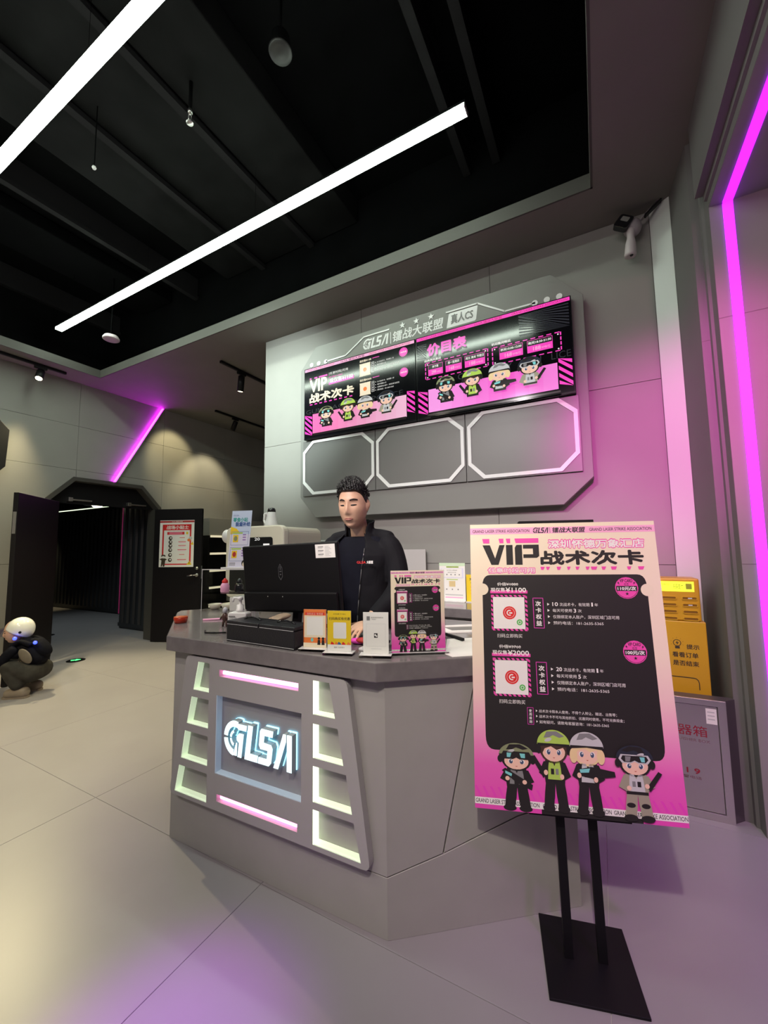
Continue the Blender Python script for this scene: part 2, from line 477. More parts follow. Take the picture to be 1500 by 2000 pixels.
def soldier(cv, u0, v0, u1, v1, c, L, helmet, hair, top, vest, trouser, goggles=False, gun='diag', legs=True, flip=False):
    """a plain cartoon soldier in a helmet holding a rifle, drawn flat"""
    W_, H_ = u1 - u0, v1 - v0
    def q(x, y):
        return (u0 + (1 - x if flip else x) * W_, v0 + y * H_)
    def P(pts, m, l):
        cv.poly([q(*p) for p in pts], m, L + l)
    def EL(x, y, rx, ry, m, l, **k):
        a, b = q(x, y)
        cv.ell(a, b, rx * W_, ry * H_, m, L + l, **k)
    if legs:
        P([(.22, .60), (.51, .60), (.47, .80), (.42, .94), (.12, .94), (.16, .78)], trouser, 0)
        P([(.49, .60), (.78, .60), (.84, .78), (.88, .94), (.58, .94), (.53, .80)], trouser, 0)
        EL(.27, .95, .19, .045, c['black'], 1)
        EL(.73, .95, .19, .045, c['black'], 1)
        EL(.30, .79, .12, .032, c['black'], 1)
        EL(.70, .79, .12, .032, c['black'], 1)
    P([(.22, .38), (.78, .38), (.84, .50), (.80, .66), (.20, .66), (.16, .50)], top, 1)
    P([(.32, .39), (.44, .39), (.50, .45), (.56, .39), (.68, .39), (.72, .61), (.28, .61)], vest, 2)
    P([(.38, .48), (.48, .48), (.48, .55), (.38, .55)], c['black'], 3)
    P([(.53, .48), (.62, .48), (.62, .55), (.53, .55)], c['grey'], 3)
    P([(.20, .61), (.80, .61), (.80, .65), (.20, .65)], c['black'], 3)
    P([(.16, .40), (.34, .39), (.24, .60), (.0, .54)], top, 2)
    P([(.66, .39), (.84, .40), (1.0, .56), (.76, .62)], top, 2)
    EL(.5, .25, .44, .17, hair, 2)
    EL(.5, .275, .36, .12, c['skin'], 3)
    if hair is c['blond']:
        EL(.08, .30, .12, .09, hair, 4.5); EL(.92, .30, .12, .09, hair, 4.5)
    if hair not in (c['black'],):
        P([(.12, .16), (.88, .16), (.92, .30), (.80, .22), (.60, .25), (.42, .21), (.22, .24), (.10, .33)], hair, 4)
    for sx in (-1, 1):
        EL(.5 + sx * .17, .278, .075, .034, c['white'], 4)
        EL(.5 + sx * .16, .282, .055, .031, c['eye'], 5)
        EL(.5 + sx * .145, .270, .02, .010, c['white'], 6)
    P([(.46, .345), (.54, .345), (.50, .355)], c['dred'], 5)
    EL(.5, .19, .52, .185, helmet, 6, a0=0, a1=180)
    P([(-.01, .175), (1.01, .175), (1.0, .215), (.5, .195), (.0, .215)], c['black'], 7)
    P([(.30, .03), (.62, .02), (.86, .08), (.70, .10), (.50, .07), (.38, .10), (.20, .11)], c['black'] if goggles else c['grey'], 7)
    EL(.34, .13, .12, .022, c['lgrey'], 8, rot=20)
    EL(.02, .25, .08, .055, c['black'], 4)
    EL(.98, .25, .08, .055, c['black'], 4)
    if goggles:
        P([(.12, .13), (.88, .13), (.95, .19), (.86, .245), (.60, .245), (.5, .22), (.40, .245), (.14, .245), (.05, .19)], c['lgrey'] if helmet is not c['olive'] else c['black'], 8)
        P([(.17, .145), (.83, .145), (.88, .19), (.80, .23), (.61, .23), (.5, .205), (.39, .23), (.20, .23), (.12, .19)], c['black'], 9)
        P([(.22, .155), (.36, .155), (.32, .22), (.22, .22)], c['cyan'], 10)
        P([(.60, .155), (.76, .155), (.76, .22), (.64, .22)], c['cyan'] if helmet is c['olive'] else c['grey'], 10)
    if gun == 'diag':
        P([(.06, .42), (.16, .38), (.96, .60), (.92, .68), (.55, .60), (.50, .66), (.42, .64), (.42, .56)], c['black'], 9)
        P([(.16, .42), (.36, .46), (.34, .50), (.16, .46)], c['cyan'], 10)
    elif gun == 'horiz':
        P([(.10, .47), (.60, .42), (1.30, .46), (1.32, .52), (.80, .55), (.74, .62), (.66, .60), (.64, .56), (.12, .53)], c['black'], 9)
        P([(.24, .46), (.56, .44), (.52, .49), (.26, .50)], c['cyan'], 10)
    else:
        P([(-.22, .36), (-.12, .33), (.22, .54), (.14, .60)], c['black'], 9)
    EL(.22, .53, .065, .032, c['skin'], 11)
    EL(.72, .57, .065, .032, c['skin'], 11)

# ================================================================== STRUCTURE
CZ = 3.608           # soffit height
YT = 3.09            # feature wall plane
XP = -6.03           # portal wall plane
# floor: slab plus large tiles
fl = MB().box(-14, 2.4, -2.4, 8.0, -0.14, -0.0035, GROUT).build('floor', kind='structure')
TS = 1.24
tile_me = None
for i in range(-12, 2):
    for j in range(-3, 6):
        x0, y0 = -0.042 + i * TS, 1.297 + j * TS
        if x0 + TS > 2.4 + TS or (x0 < -8.7 and y0 < 0.5):
            continue
        if tile_me is None:
            o = MB().box(0.001, TS - 0.001, 0.001, TS - 0.001, -0.0034, 0.0, FLOOR).build('tile', bevel=0.0006, seg=1, origin=(0, 0, 0))
            tile_me = o.data
        else:
            o = bpy.data.objects.new('tile', tile_me)
            COL.objects.link(o)
        o.parent = fl
        o.location = Vector((x0, y0, 0)) - OR[fl]

def panel_wall(name, M, us, vs, holes_fn=None, t=0.02, back=True, m=WALL, bt=0.10):
    """wall: backing sheet and cladding panels, each with its own edges; frame x = along, y = up, z = out"""
    b = MB()
    if back:
        b.box(us[0], us[-1], vs[0], vs[-1], -bt, -t, WSEAM, M)
    root = b.build(name, kind='structure') if back else anchor(name, M @ Vector((us[0], vs[0], 0)))
    for i in range(len(us) - 1):
        for j in range(len(vs) - 1):
            g = 0.0015
            poly = [(us[i] + g, vs[j] + g), (us[i + 1] - g, vs[j] + g), (us[i + 1] - g, vs[j + 1] - g), (us[i] + g, vs[j + 1] - g)]
            if holes_fn:
                poly = holes_fn(i, j, poly)
                if not poly:
                    continue
            MB().prism(poly, -t, 0, m, M).build('panel', root, bevel=0.001, seg=1)
    return root

# feature wall behind the counter (faces -y): u = +x, out = -y
MF = frame((0, YT, 0), (1, 0, 0))
panel_wall('wall_back', MF, [-3.09, -1.87, -0.66, 0.42], [0, 1.22, 2.432, CZ], bt=0.30)
# portal wall (faces +x): u = +y, out = +x
MPW = frame((XP, 0, 0), (0, 1, 0))
PO = [(2.35, 0), (2.35, 2.03), (2.64, 2.335), (3.54, 2.335), (3.84, 2.02), (3.84, 0)]
us = [-2.25, -0.87, 0.31, 1.49, 2.67, 3.85, 5.03, 6.21, 7.4]
vs = [0, 1.22, 2.432, 3.02, CZ]
def ph(i, j, poly):
    if i == 3 and j == 0:
        return [(1.492, 0), (2.35, 0), (2.35, 1.218), (1.492, 1.218)]
    if i == 4 and j == 0:
        return None
    if i == 3 and j == 1:
        return [(1.492, 1.222), (2.35, 1.222), (2.35, 2.03), (2.64, 2.335), (2.668, 2.335), (2.668, 2.43), (1.492, 2.43)]
    if i == 4 and j == 1:
        return [(2.672, 2.335), (3.54, 2.335), (3.84, 2.02), (3.84, 1.222), (3.848, 1.222), (3.848, 2.43), (2.672, 2.43)]
    return poly
pw = panel_wall('wall_left', MPW, us, vs, ph, back=False)
b = MB()
b.box(us[0], 2.35, 0, CZ, -0.22, -0.02, WSEAM, MPW).box(3.84, us[-1], 0, CZ, -0.22, -0.02, WSEAM, MPW)
b.prism([(2.35, 2.03), (2.64, 2.335), (3.54, 2.335), (3.84, 2.02), (3.84, CZ), (2.35, CZ)], -0.22, -0.02, WSEAM, MPW)
b.build('wall_core', pw)
# back closing walls
MB().box(-9.2, -3.09, 7.4, 7.5, 0, CZ, WALL).build('wall_far', kind='structure')
MB().box(-3.14, -3.092, YT + 0.31, 7.4, 0, CZ, WALL).build('wall_side', kind='structure')
MB().box(-6.1, 2.3, -2.35, -2.25, 0, 4.75, WALL).build('wall_rear', kind='structure')

# right hand wall with the lit opening
jamb = [(0.42, 3.20), (0.42, 3.088), (0.525, 3.015), (0.552, 2.652), (0.588, 2.646), (0.590, 2.618), (0.603, 2.612), (0.607, 2.547), (2.2, 2.547), (2.2, 3.20)]
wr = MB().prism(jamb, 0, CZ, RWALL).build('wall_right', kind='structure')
mir = [(x, -1.4 - (y - 2.547)) for x, y in jamb[3:9]] + [(2.2, -2.25), (0.552, -2.25)]
MB().prism(mir, 0, CZ, WALL).build('jamb', wr)
# head of the opening, section in x,z extruded along y
MH = Matrix(((1, 0, 0, 0), (0, 0, 1, 0), (0, 1, 0, 0), (0, 0, 0, 1)))
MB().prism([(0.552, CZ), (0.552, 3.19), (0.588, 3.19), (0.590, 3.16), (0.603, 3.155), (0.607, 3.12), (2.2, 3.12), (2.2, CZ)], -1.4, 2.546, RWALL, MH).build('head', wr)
MB().box(0.608, 2.19, 2.545, 2.5468, 0.0, 3.119, WALL).build('reveal_panel', wr)  # thin sheets keeping the reveals in the undarkened wall colour
MB().box(0.608, 2.19, -1.39, 2.545, 3.1185, 3.1198, WALL).build('reveal_panel', wr)
MB().prism([(0.421, 3.0865), (0.524, 3.0138), (0.5235, 3.0118), (0.4205, 3.0845)], 0, CZ, CHAM).build('chamfer_panel', wr)  # thin added sheet carrying the chamfer's painted-in brightness
# thin seams on the reveals
for z in (1.249, 2.502):
    MB().box(0.608, 2.19, 2.5440, 2.5460, z - 0.0015, z + 0.0015, WSEAM).build('seam', wr)
    MB().prism([(0.552, 2.6505), (0.588, 2.6445), (0.588, 2.648), (0.552, 2.654)], z - 0.06 - 0.0015, z - 0.06 + 0.0015, WSEAM).build('seam', wr)
MB().box(2.2, 2.3, -2.3, 3.2, 0, CZ, WALL).build('wall_outer', kind='structure')
lt = thing('portal_led_strip', 'magenta LED strip running up the right reveal and over the opening', 'light strip', (0.683, 2.54, 0))
MB().box(0.662, 0.704, 2.536, 2.5445, 0.0, 3.11, MAGM).build('strip', lt)
MB().box(0.662, 0.704, -1.385, 2.536, 3.110, 3.118, MAGM).build('strip', lt)
MB().box(0.662, 0.704, -1.398, -1.388, 0.0, 3.11, MAGM).build('strip', lt)

# ceiling soffit ring, rim and black void
OX0, OX1, OY0, OY1 = -5.62, 0.087, -1.9, 2.703
cb = MB()
T1 = 0.10
cb.box(-9.2, OX0, -2.3, 7.45, CZ, CZ + T1, CEIL)
cb.box(OX1, 2.3, -2.3, 7.45, CZ, CZ + T1, CEIL)
cb.box(OX0, OX1, OY1, 7.45, CZ, CZ + T1, CEIL)
cb.box(OX0, OX1, -2.3, OY0, CZ, CZ + T1, CEIL)
ce = cb.build('ceiling', kind='structure', weld=False)
e = 0.012
MB().box(OX0 - 0.001, OX0 + e, OY0, OY1, CZ - 0.001, CZ + T1, RIM).box(OX0, OX1, OY1 - e, OY1 + 0.001, CZ - 0.001, CZ + T1, RIM)\
    .box(OX1 - e, OX1 + 0.001, OY0, OY1, CZ - 0.001, CZ + T1, RIM).build('opening_edge', ce, weld=False)
vb = MB()
vb.box(OX0 - 0.35, OX0 - 0.3, -2.3, 3.1, CZ + T1, 4.7, VOID).box(OX1 + 0.3, OX1 + 0.35, -2.3, 3.1, CZ + T1, 4.7, VOID)
vb.box(OX0 - 0.35, OX1 + 0.35, 3.05, 3.1, CZ + T1, 4.7, VOID).box(OX0 - 0.35, OX1 + 0.35, -2.3, -2.26, CZ + T1, 4.7, VOID)
vb.box(OX0 - 0.4, OX1 + 0.4, -2.3, 3.1, 4.7, 4.8, VOID)
vb.build('void_lining', ce, weld=False)
for x0, x1, z, m in ((-3.66, -3.14, 4.5, DUCT), (-3.08, -2.46, 4.48, DUCT), (-2.38, -1.87, 4.46, DUCT), (-5.3, -4.7, 4.55, VOID)):
    MB().box(x0, x1, -2.2, 3.04, z, 4.69, m).build('air_duct', ce, bevel=0.01)
for x0 in (-3.09, -2.42, -0.80, -0.56, -4.2, -6.0 + .12):
    MB().box(x0 - 0.03, x0 + 0.03, -2.2, 3.04, 4.42, 4.46, BEAM).box(x0 - 0.006, x0 + 0.006, -2.2, 3.04, 4.46, 4.69, BEAM).build('channel', ce)

# --------------------------------------------- linear lamps in the opening
def bar(label, x0, x1, y):
    t = thing('linear_lamp', label, 'lamp', ((x0 + x1) / 2, y, 3.94), 'suspended linear lamps')
    MB().box(x0 + .004, x1 - .004, y - 0.033, y + 0.033, 3.956, 3.982, BARM).build('diffuser', t)
    MB().box(x0, x1, y - 0.022, y + 0.022, 3.982, 4.015, VOID).build('housing', t)
    MB().box(x0 - .003, x0 + .004, y - 0.035, y + 0.035, 3.954, 3.983, BARH).build('end_cap', t)
    MB().box(x1 - .004, x1 + .003, y - 0.035, y + 0.035, 3.954, 3.983, BARH).build('end_cap', t)
    n = 4
    for k in range(n):
        x = x0 + 0.3 + (x1 - x0 - 0.6) * k / (n - 1)
        MB().tube((x, y, 4.015), (x, y, 4.70), 0.0012, VOID, n=6).build('suspension_wire', t)
bar('long white linear lamp whose both ends show, above the counter', -5.477, -0.561, 2.163)
bar('white linear lamp cut off by the top left of the frame', -5.477, -0.561, 0.963)
bar2 = None

# --------------------------------------------- things in the ceiling
t = thing('smoke_detector', 'pinkish white round detector hanging beside the far end of the long lamp', 'detector', (-4.866, 2.429, 3.80))
MB().lathe([(0.02, 0.05), (0.07, 0.045), (0.085, 0.02), (0.085, 0.006), (0.075, 0.0)], mat('detector_white', (.5,.42,.45), .5), Matrix.Translation((-4.866, 2.429, 3.80))).build('cover', t)
MB().tube((-4.866, 2.429, 3.84), (-4.866, 2.429, 4.69), 0.009, VOID).build('pipe', t)
t = thing('sprinkler', 'small brass sprinkler head in the black ceiling between the two lamps', 'sprinkler', (-2.229, 1.521, 4.16))
MT = Matrix.Translation((-2.229, 1.521, 4.16))
MB().lathe([(0.012, 0.10), (0.016, 0.09), (0.016, 0.075), (0.010, 0.07)], METAL, MT).build('body', t)
MB().path([(-2.241, 1.521, 4.23), (-2.243, 1.521, 4.195), (-2.229, 1.521, 4.165)], 0.003, METAL).path([(-2.217, 1.521, 4.23), (-2.215, 1.521, 4.195), (-2.229, 1.521, 4.165)], 0.003, METAL).build('arms', t)
MB().lathe([(0.022, 0.004), (0.022, 0.0)], METAL, MT).build('deflector', t)
MB().tube((-2.229, 1.521, 4.26), (-2.229, 1.521, 4.48), 0.012, VOID).build('pipe', t)
t = thing('ceiling_speaker', 'round grey ceiling speaker high in the black ceiling, top centre', 'speaker', (-1.515, 1.60, 4.30))
MT = Matrix.Translation((-1.515, 1.60, 4.30))
MB().lathe([(0.045, 0.12), (0.055, 0.10), (0.055, 0.02), (0.05, 0.0)], VOID, MT).build('body', t)
MB().lathe([(0.066, 0.012), (0.07, 0.006), (0.066, -0.004), (0.04, -0.002), (0.02, -0.008)], mat('speaker_grille', (0.012, 0.011, 0.011), 0.5), MT).build('grille', t)
MB().tube((-1.515, 1.60, 4.42), (-1.515, 1.60, 4.70), 0.008, VOID).build('rod', t)
t = thing('indicator_lamp', 'tiny white indicator in the black ceiling at left', 'lamp', (-2.95, 1.31, 4.0))
MB().lathe([(0.010, 0.02), (0.014, 0.01), (0.010, 0.0)], WHITEP, Matrix.Translation((-2.95, 1.31, 4.0)), 12).build('lens', t)
MB().tube((-2.95, 1.31, 4.02), (-2.95, 1.31, 4.70), 0.004, VOID, n=6).build('stem', t)

# --------------------------------------------- track lights (tracks run along y)
def track(label, x, y0, y1, heads, lit):
    t = thing('track_light', label, 'track light', (x, (y0 + y1) / 2, CZ - 0.03), 'ceiling track lights')
    MB().box(x - 0.017, x + 0.017, y0, y1, CZ - 0.03, CZ - 0.001, BLACK).build('track', t, bevel=0.002)
    for y, aim, L in heads:
        z = CZ - 0.03
        MB().box(x - 0.018, x + 0.018, y - 0.06, y + 0.06, z - 0.03, z, BLACK).build('adapter', t, bevel=0.003)
        c = Vector((x, y, z - 0.075))
        MB().tube((x, y, z - 0.02), c, 0.007, BLACK).build('stem', t)
        d = Vector(aim).normalized()
        M = Matrix.Translation(c - d * 0.03) @ d.to_track_quat('Z', 'Y').to_matrix().to_4x4()
        s_ = MB().lathe([(0.034, 0.0), (0.040, 0.006), (0.040, L), (0.036, L), (0.034, L - 0.015), (0.002, L - 0.02)], BLACK, M).build('spot_head', t)
        MB().lathe([(0.033, L - 0.012), (0.033, L - 0.008)], WARML if lit else CREAML, M).build('lamp_face', s_)
track('black track with a glowing spotlight at far left', -5.80, 1.2, 2.397, [(2.14, (0.55, -0.35, -1), 0.15)], True)
track('black track with upright cylinder spotlight, nearer of the two by the feature wall', -3.86, 3.131, 4.30, [(3.45, (-0.12, 0.02, -1), 0.20)], True)
track('black track with tilted cylinder spotlight, farther of the two behind the feature wall', -5.34, 4.255, 6.2, [(4.66, (-0.55, 0.0, -1), 0.16)], False)

# --------------------------------------------- slanted magenta strip on the portal wall
t = thing('wall_led_strip', 'slanted magenta LED strip rising from the doorway to the ceiling on the left wall', 'light strip', (XP + 0.01, 3.143, 2.337))
a, b_ = Vector((XP, 3.140, 2.337)), Vector((XP, 3.807, 3.606))
d = (b_ - a); Lh = d.length; d.normalize()
M = frame(a, d.cross(Vector((1, 0, 0))) * -1, v=d)
if M.col[2][0] < 0:
    M = frame(a, d.cross(Vector((1, 0, 0))), v=d)
sgn = 1 if M.col[0][1] > 0 else -1
MB().box(min(sgn * 0.004, sgn * 0.016), max(sgn * 0.004, sgn * 0.016), 0, Lh, 0, 0.045, GREYP, M).build('light_stop_fin', t)  # added fin that keeps the strip's glow off its right side
MB().box(min(-sgn * 0.010, sgn * 0.004), max(-sgn * 0.010, sgn * 0.004), 0, Lh, 0.004, 0.030, MAGM2, M).build('strip', t)

# --------------------------------------------- black sign at the very left
t = thing('wall_sign', 'black hexagonal sign with a pale glow behind it, cut by the left edge', 'sign', (XP + 0.06, 1.5, 2.3))
hx = [(0.9, 2.30), (1.85, 2.24), (1.93, 2.34), (1.945, 2.77), (1.83, 2.90), (0.9, 2.96)]
MB().prism(hx, 0.05, 0.08, BLACK, MPW).build('face', t, bevel=0.004)
hx2 = [(0.95, 2.35), (1.82, 2.31), (1.87, 2.37), (1.88, 2.74), (1.80, 2.83), (0.95, 2.9)]
MB().prism(hx2, 0.012, 0.05, GWL, MPW).build('halo_light', t)

# --------------------------------------------- doorway (portal) with header, doors, corridor
t = anchor('door_1', (XP, 3.1, 0))
fo = [(2.35, 0), (2.35, 2.03), (2.64, 2.335), (3.54, 2.335), (3.84, 2.02), (3.84, 0)]
fi = [(2.40, 0.0), (2.40, 2.01), (2.66, 2.285), (3.52, 2.285), (3.79, 2.0), (3.79, 0.0)]
MB().prism(fo + fi[::-1], -0.24, 0.02, mat('portal_frame', (0.06, 0.055, 0.05), 0.5), MPW).build('door_frame', t)
MB().prism([(2.40, 1.998), (2.40, 2.01), (2.66, 2.285), (3.52, 2.285), (3.79, 2.0), (3.79, 1.998)], -0.20, -0.12, BLACK, MPW).build('header_panel', t)
for y in (2.72, 3.47):
    c = MB().box(y - 0.05, y + 0.20, 2.035, 2.055, -0.118, -0.09, METAL, MPW).box(y - 0.09, y - 0.04, 2.02, 2.07, -0.118, -0.06, METAL, MPW).build('door_closer', t, bevel=0.003)
# right leaf
hg, fe = Vector((-5.965, 3.715, 0)), Vector((-5.269, 4.01, 0))
hg = fe + (hg - fe).normalized() * 0.76
dr = thing('door_leaf', 'black door leaf with a red safety poster, folded open on the right of the doorway', 'door', hg, 'open black door leaves')
MR = frame(hg, fe - hg)     # u = hinge->free, out = towards camera side
MB().box(0, 0.76, 0.006, 1.985, -0.045, 0, DOORB, MR).build('leaf', dr, bevel=0.004)
hd = MB().lathe([(0.026, 0), (0.026, 0.012), (0.018, 0.016)], METAL, MR @ Matrix.Translation((0.70, 0.985, 0))).build('handle', dr)
MB().path([tuple(MR @ Vector(p)) for p in ((0.70, 0.985, 0.012), (0.70, 0.985, 0.05), (0.66, 0.985, 0.055), (0.58, 0.975, 0.055))], 0.009, METAL).build('lever', hd)
MB().lathe([(0.024, 0), (0.024, 0.012), (0.012, 0.02), (0.004, 0.021)], METAL, MR @ Matrix.Translation((0.70, 1.085, 0))).build('lock_cylinder', dr)
MB().box(0.758, 0.763, 0.93, 1.12, -0.035, -0.01, METAL, MR).build('latch_plate', dr)
# left leaf: hinged at the left jamb, standing out into the room
hg2, fe2 = Vector((-5.98, 2.44, 0)), Vector((-5.383, 1.828, 0))
dl = thing('door_leaf', 'plain black door leaf standing open on the left of the doorway', 'door', hg2, 'open black door leaves')
ML = frame(hg2, hg2 - fe2)
wl = (hg2 - fe2).length
MB().box(-wl, 0, 0.006, 1.985, 0.0, 0.045, DOORB, ML).build('leaf', dl, bevel=0.004)
MB().box(-wl - 0.003, -wl + 0.002, 1.55, 1.78, 0.008, 0.037, METAL, ML).build('latch_plate', dl)
# poster on the right leaf
po = thing('safety_poster', 'white and red safety tips poster taped on the open black door', 'poster', MR @ Vector((0.37, 1.107, 0.002)))
PW0, PW1, PZ0, PZ1 = 0.095, 0.643, 1.107, 1.812
MB().box(PW0, PW1, PZ0, PZ1, 0.001, 0.003, D['white'], MR).build('sheet', po)
cv = Canvas(MR @ Vector((PW0, PZ1, 0.003)), MR.to_3x3() @ Vector((PW1 - PW0, 0, 0)), (0, 0, PZ0 - PZ1), MR.to_3x3() @ Vector((0, 0, 1)), 0.0008)
cv.rect(0, 0.012, 1, 0.05, D['dred'], 1)
cv.text('GLSA | 镭战大联盟', 0.35, 0.018, 0.66, 0.044, D['white'], 2)
for r_ in ((0.08, 0.09, 0.92, 0.215), (0.08, 0.09, 0.125, 0.95), (0.875, 0.09, 0.92, 0.95), (0.08, 0.93, 0.92, 0.955)):
    cv.rect(*r_, D['red'], 1)
cv.text('战场小贴士', 0.20, 0.112, 0.84, 0.195, D['white'], 3, bold=0.03)
cv.rect(0.22, 0.25, 0.72, 0.31, D['red'], 1)
for k in range(2):
    cv.rect(0.28, 0.262 + k * 0.024, 0.66, 0.272 + k * 0.024, D['lpink'], 2)
cv.rect(0.77, 0.255, 0.83, 0.305, D['yellow'], 1)
for k, v in enumerate((0.385, 0.47, 0.55, 0.64, 0.745, 0.85)):
    cv.circ(0.32, v, 0.055, D['ink'], 1)
    cv.circ(0.33, v - 0.005, 0.026, D['white'], 2)
    cv.rect(0.27 + 0.01 * (k % 3), v + 0.01, 0.37, v + 0.022, D['ink'], 3)
    wl_ = (0.15, 0.22, 0.22, 0.26, 0.15, 0.26)[k]
    cv.rect(0.66 - wl_ / 2, v - 0.014, 0.66 + wl_ / 2, v - 0.003, D['red'], 1)
    if k not in (0, 4):
        cv.rect(0.66 - wl_ * .45, v + 0.006, 0.66 + wl_ * .45, v + 0.015, D['lpink'], 1)
cv.poly([(0.80, 0.955), (0.955, 0.955), (0.89, 0.87)], D['yellow'], 3)
cv.rect(0.875, 0.89, 0.89, 0.935, D['ink'], 4)
cv.poly([(0.90, 0.53), (1.0, 0.53), (0.96, 0.46)], D['yellow'], 3)
cv.circ(0.9, 0.39, 0.05, D['lgrey'], 3); cv.ell(0.86, 0.43, 0.05, 0.03, D['orange'], 4)
cv.ell(0.13, 0.765, 0.065, 0.03, D['ink'], 4); cv.ell(0.13, 0.79, 0.05, 0.025, D['white'], 5)
cv.poly([(0.02, 0.83), (0.10, 0.81), (0.18, 0.815), (0.24, 0.835), (0.19, 0.86), (0.17, 0.99), (0.12, 0.99), (0.12, 0.93), (0.09, 0.99), (0.06, 0.99), (0.08, 0.86)], D['ink'], 4)
cv.build('print', po)

# corridor beyond the doorway
cw = MB()
cw.box(-13, XP - 0.22, 1.9, 2.0, 0, 2.9, BLACK)
cw.box(-13, -12.9, 1.9, 5.6, 0, 2.9, BLACK)
cw.box(-13, -7.6, 5.55, 5.65, 0, 2.9, BLACK)
cw.box(-13, XP - 0.22, 1.9, 7.4, 2.9, 3.0, BLACK)
cw.build('wall_corridor', kind='structure', weld=False)
CONT = mat('container_black', (0.022, 0.023, 0.027), 0.35)
def container(name, label, x0, x1, y, y1, z, ribs=True):
    t = thing(name, label, 'wall unit', ((x0 + x1) / 2, (y + y1) / 2, 0), 'black container style wall units')
    MB().box(x0, x1, y, y1, 0, z, CONT).build('body', t, bevel=0.01)
    for zz in (0.04, z - 0.06):
        MB().box(x0, x1, y - 0.02, y, zz, zz + 0.06, CONT).build('rail', t)
    if ribs:
        n = int((x1 - x0) / 0.16)
        for k in range(n):
            xx = x0 + (k + 0.5) * (x1 - x0) / n
            MB().prism([(xx - 0.055, y), (xx - 0.03, y - 0.03), (xx + 0.03, y - 0.03), (xx + 0.055, y)], 0.10, z - 0.06, CONT).build('rib', t)
    return t
t = container('container_wall', 'long ribbed black container wall deep in the corridor', -12.2, -7.72, 5.02, 5.4, 2.36)
led = MB().box(-12.2, -7.72, 5.0, 5.03, 2.37, 2.385, GWL).build('top_light', t)
t2 = container('container_block', 'black container block with pink neon edge just inside the doorway', -7.6, -6.45, 4.15, 5.4, 2.40)
MB().box(-7.62, -7.605, 4.14, 4.155, 0.25, 2.3, mat('dim_pink_neon', (.5, .05, .2), .5, emit=(0.12, 0.006, 0.04), es=0.5)).build('neon_edge', t2)
MB().box(-6.62, -6.45, 4.12, 4.15, 0.72, 1.80, mat('dim_red_panel', (.25, .01, .05), .5, emit=(0.30, 0.008, 0.06), es=0.55)).build('red_panel', t2)
MB().box(-6.40, -6.385, 4.14, 4.155, 0.10, 2.1, MATS['dim_pink_neon']).build('neon_edge', t2)
t = thing('corridor_lamp', 'dome lamp glowing on the corridor ceiling above the doors', 'lamp', (-8.2, 4.0, 2.17))
MT = Matrix.Translation((-8.2, 4.0, 2.17))
MB().lathe([(0.05, 0.10), (0.19, 0.06), (0.21, 0.045), (0.205, 0.04)], GREYP, MT).build('shade', t)
MB().lathe([(0.09, 0.045), (0.07, 0.015), (0.02, 0.0)], WARML, MT).build('bulb', t)
MB().tube((-8.2, 4.0, 2.27), (-8.2, 4.0, 2.9), 0.01, BLACK).build('rod', t)
spot('corridor_spot_light', (-8.6, 3.3, 2.75), (-8.2, 3.2, 0), 60, (0.8, 0.95, 0.95), 120)
spot('corridor_spot_light', (-12.2, 4.4, 2.6), (-12.4, 4.7, 0), 90, WARM, 60)
# floor markers
for x, y, lb in ((-5.844, 2.698, 'dark disc with a glowing green arrow in the floor before the doorway'), (-8.03, 3.275, 'dark disc with a green light farther inside the corridor')):
    t = thing('floor_marker', lb, 'floor light', (x, y, 0), 'green floor markers')
    MB().lathe([(0.10, 0.0), (0.10, 0.004), (0.085, 0.006), (0.0, 0.006)], BLACKG, Matrix.Translation((x, y, 0))).build('disc', t)
    MB().prism([(-.05, -.02), (0, -.02), (0, -.045), (.05, 0), (0, .045), (0, .02), (-.05, .02)], 0.0065, 0.009, GRNL, Matrix.Translation((x, y, 0)) @ Matrix.Rotation(R(60), 4, 'Z')).build('arrow_light', t)

# --------------------------------------------- shelf unit against the portal wall
t = thing('display_shelf', 'black display shelf with cream lit boards beyond the open door', 'shelf', (-5.87, 5.45, 0))
x0, x1, y0, y1 = XP + 0.004, -5.72, 4.50, 6.4
MB().box(x0, x0 + 0.02, y0, y1, 0.0, 1.62, BLACK).build('back_panel', t)
MB().box(x0, x1, y0, y1, 1.60, 1.89, mat('header_grey', (.26, .245, .22), .5)).build('header', t, bevel=0.003)
MB().box(x0, x1, y0, y1, 0.0, 0.10, BLACK).build('plinth', t)
for y in (y0, 5.12, 5.75, y1 - 0.02):
    MB().box(x0 + .02, x1 - .02, y, y + 0.02, 0.10, 1.60, CREAM if y == 5.12 else BLACK).build('upright', t)
for z in (0.42, 0.72, 1.0, 1.285, 1.575):
    sh = MB().box(x0 + .02, x1, y0 + .02, y1 - .02, z, z + 0.018, BLACK).build('shelf_board', t)
    MB().box(x1, x1 + 0.012, y0 + .02, 5.75, z - 0.008, z + 0.026, CREAML).build('lit_edge', sh)
MB().box(x0, x1, 6.0, 6.4, 1.90, 2.05, BLACK).build('top_box', t)

# ================================================================== MENU BOARD
YB = 2.997
MBD = frame((0, YB, 0), (1, 0, 0))      # x = world x, y = z, out = -y
bt_ = thing('menu_board', 'grey octagonal menu board on the wall above the counter', 'board', (-1.265, YT, 1.63))
oct_ = [(-2.518, 1.845), (-2.518, 3.11), (-2.335, 3.317), (-0.205, 3.317), (-0.004, 3.10), (-0.004, 1.81), (-0.197, 1.632), (-2.335, 1.645)]
MB().prism(oct_, -(YT - YB) + 0.001, 0, BOARDG, MBD).build('backing', bt_, bevel=0.003)
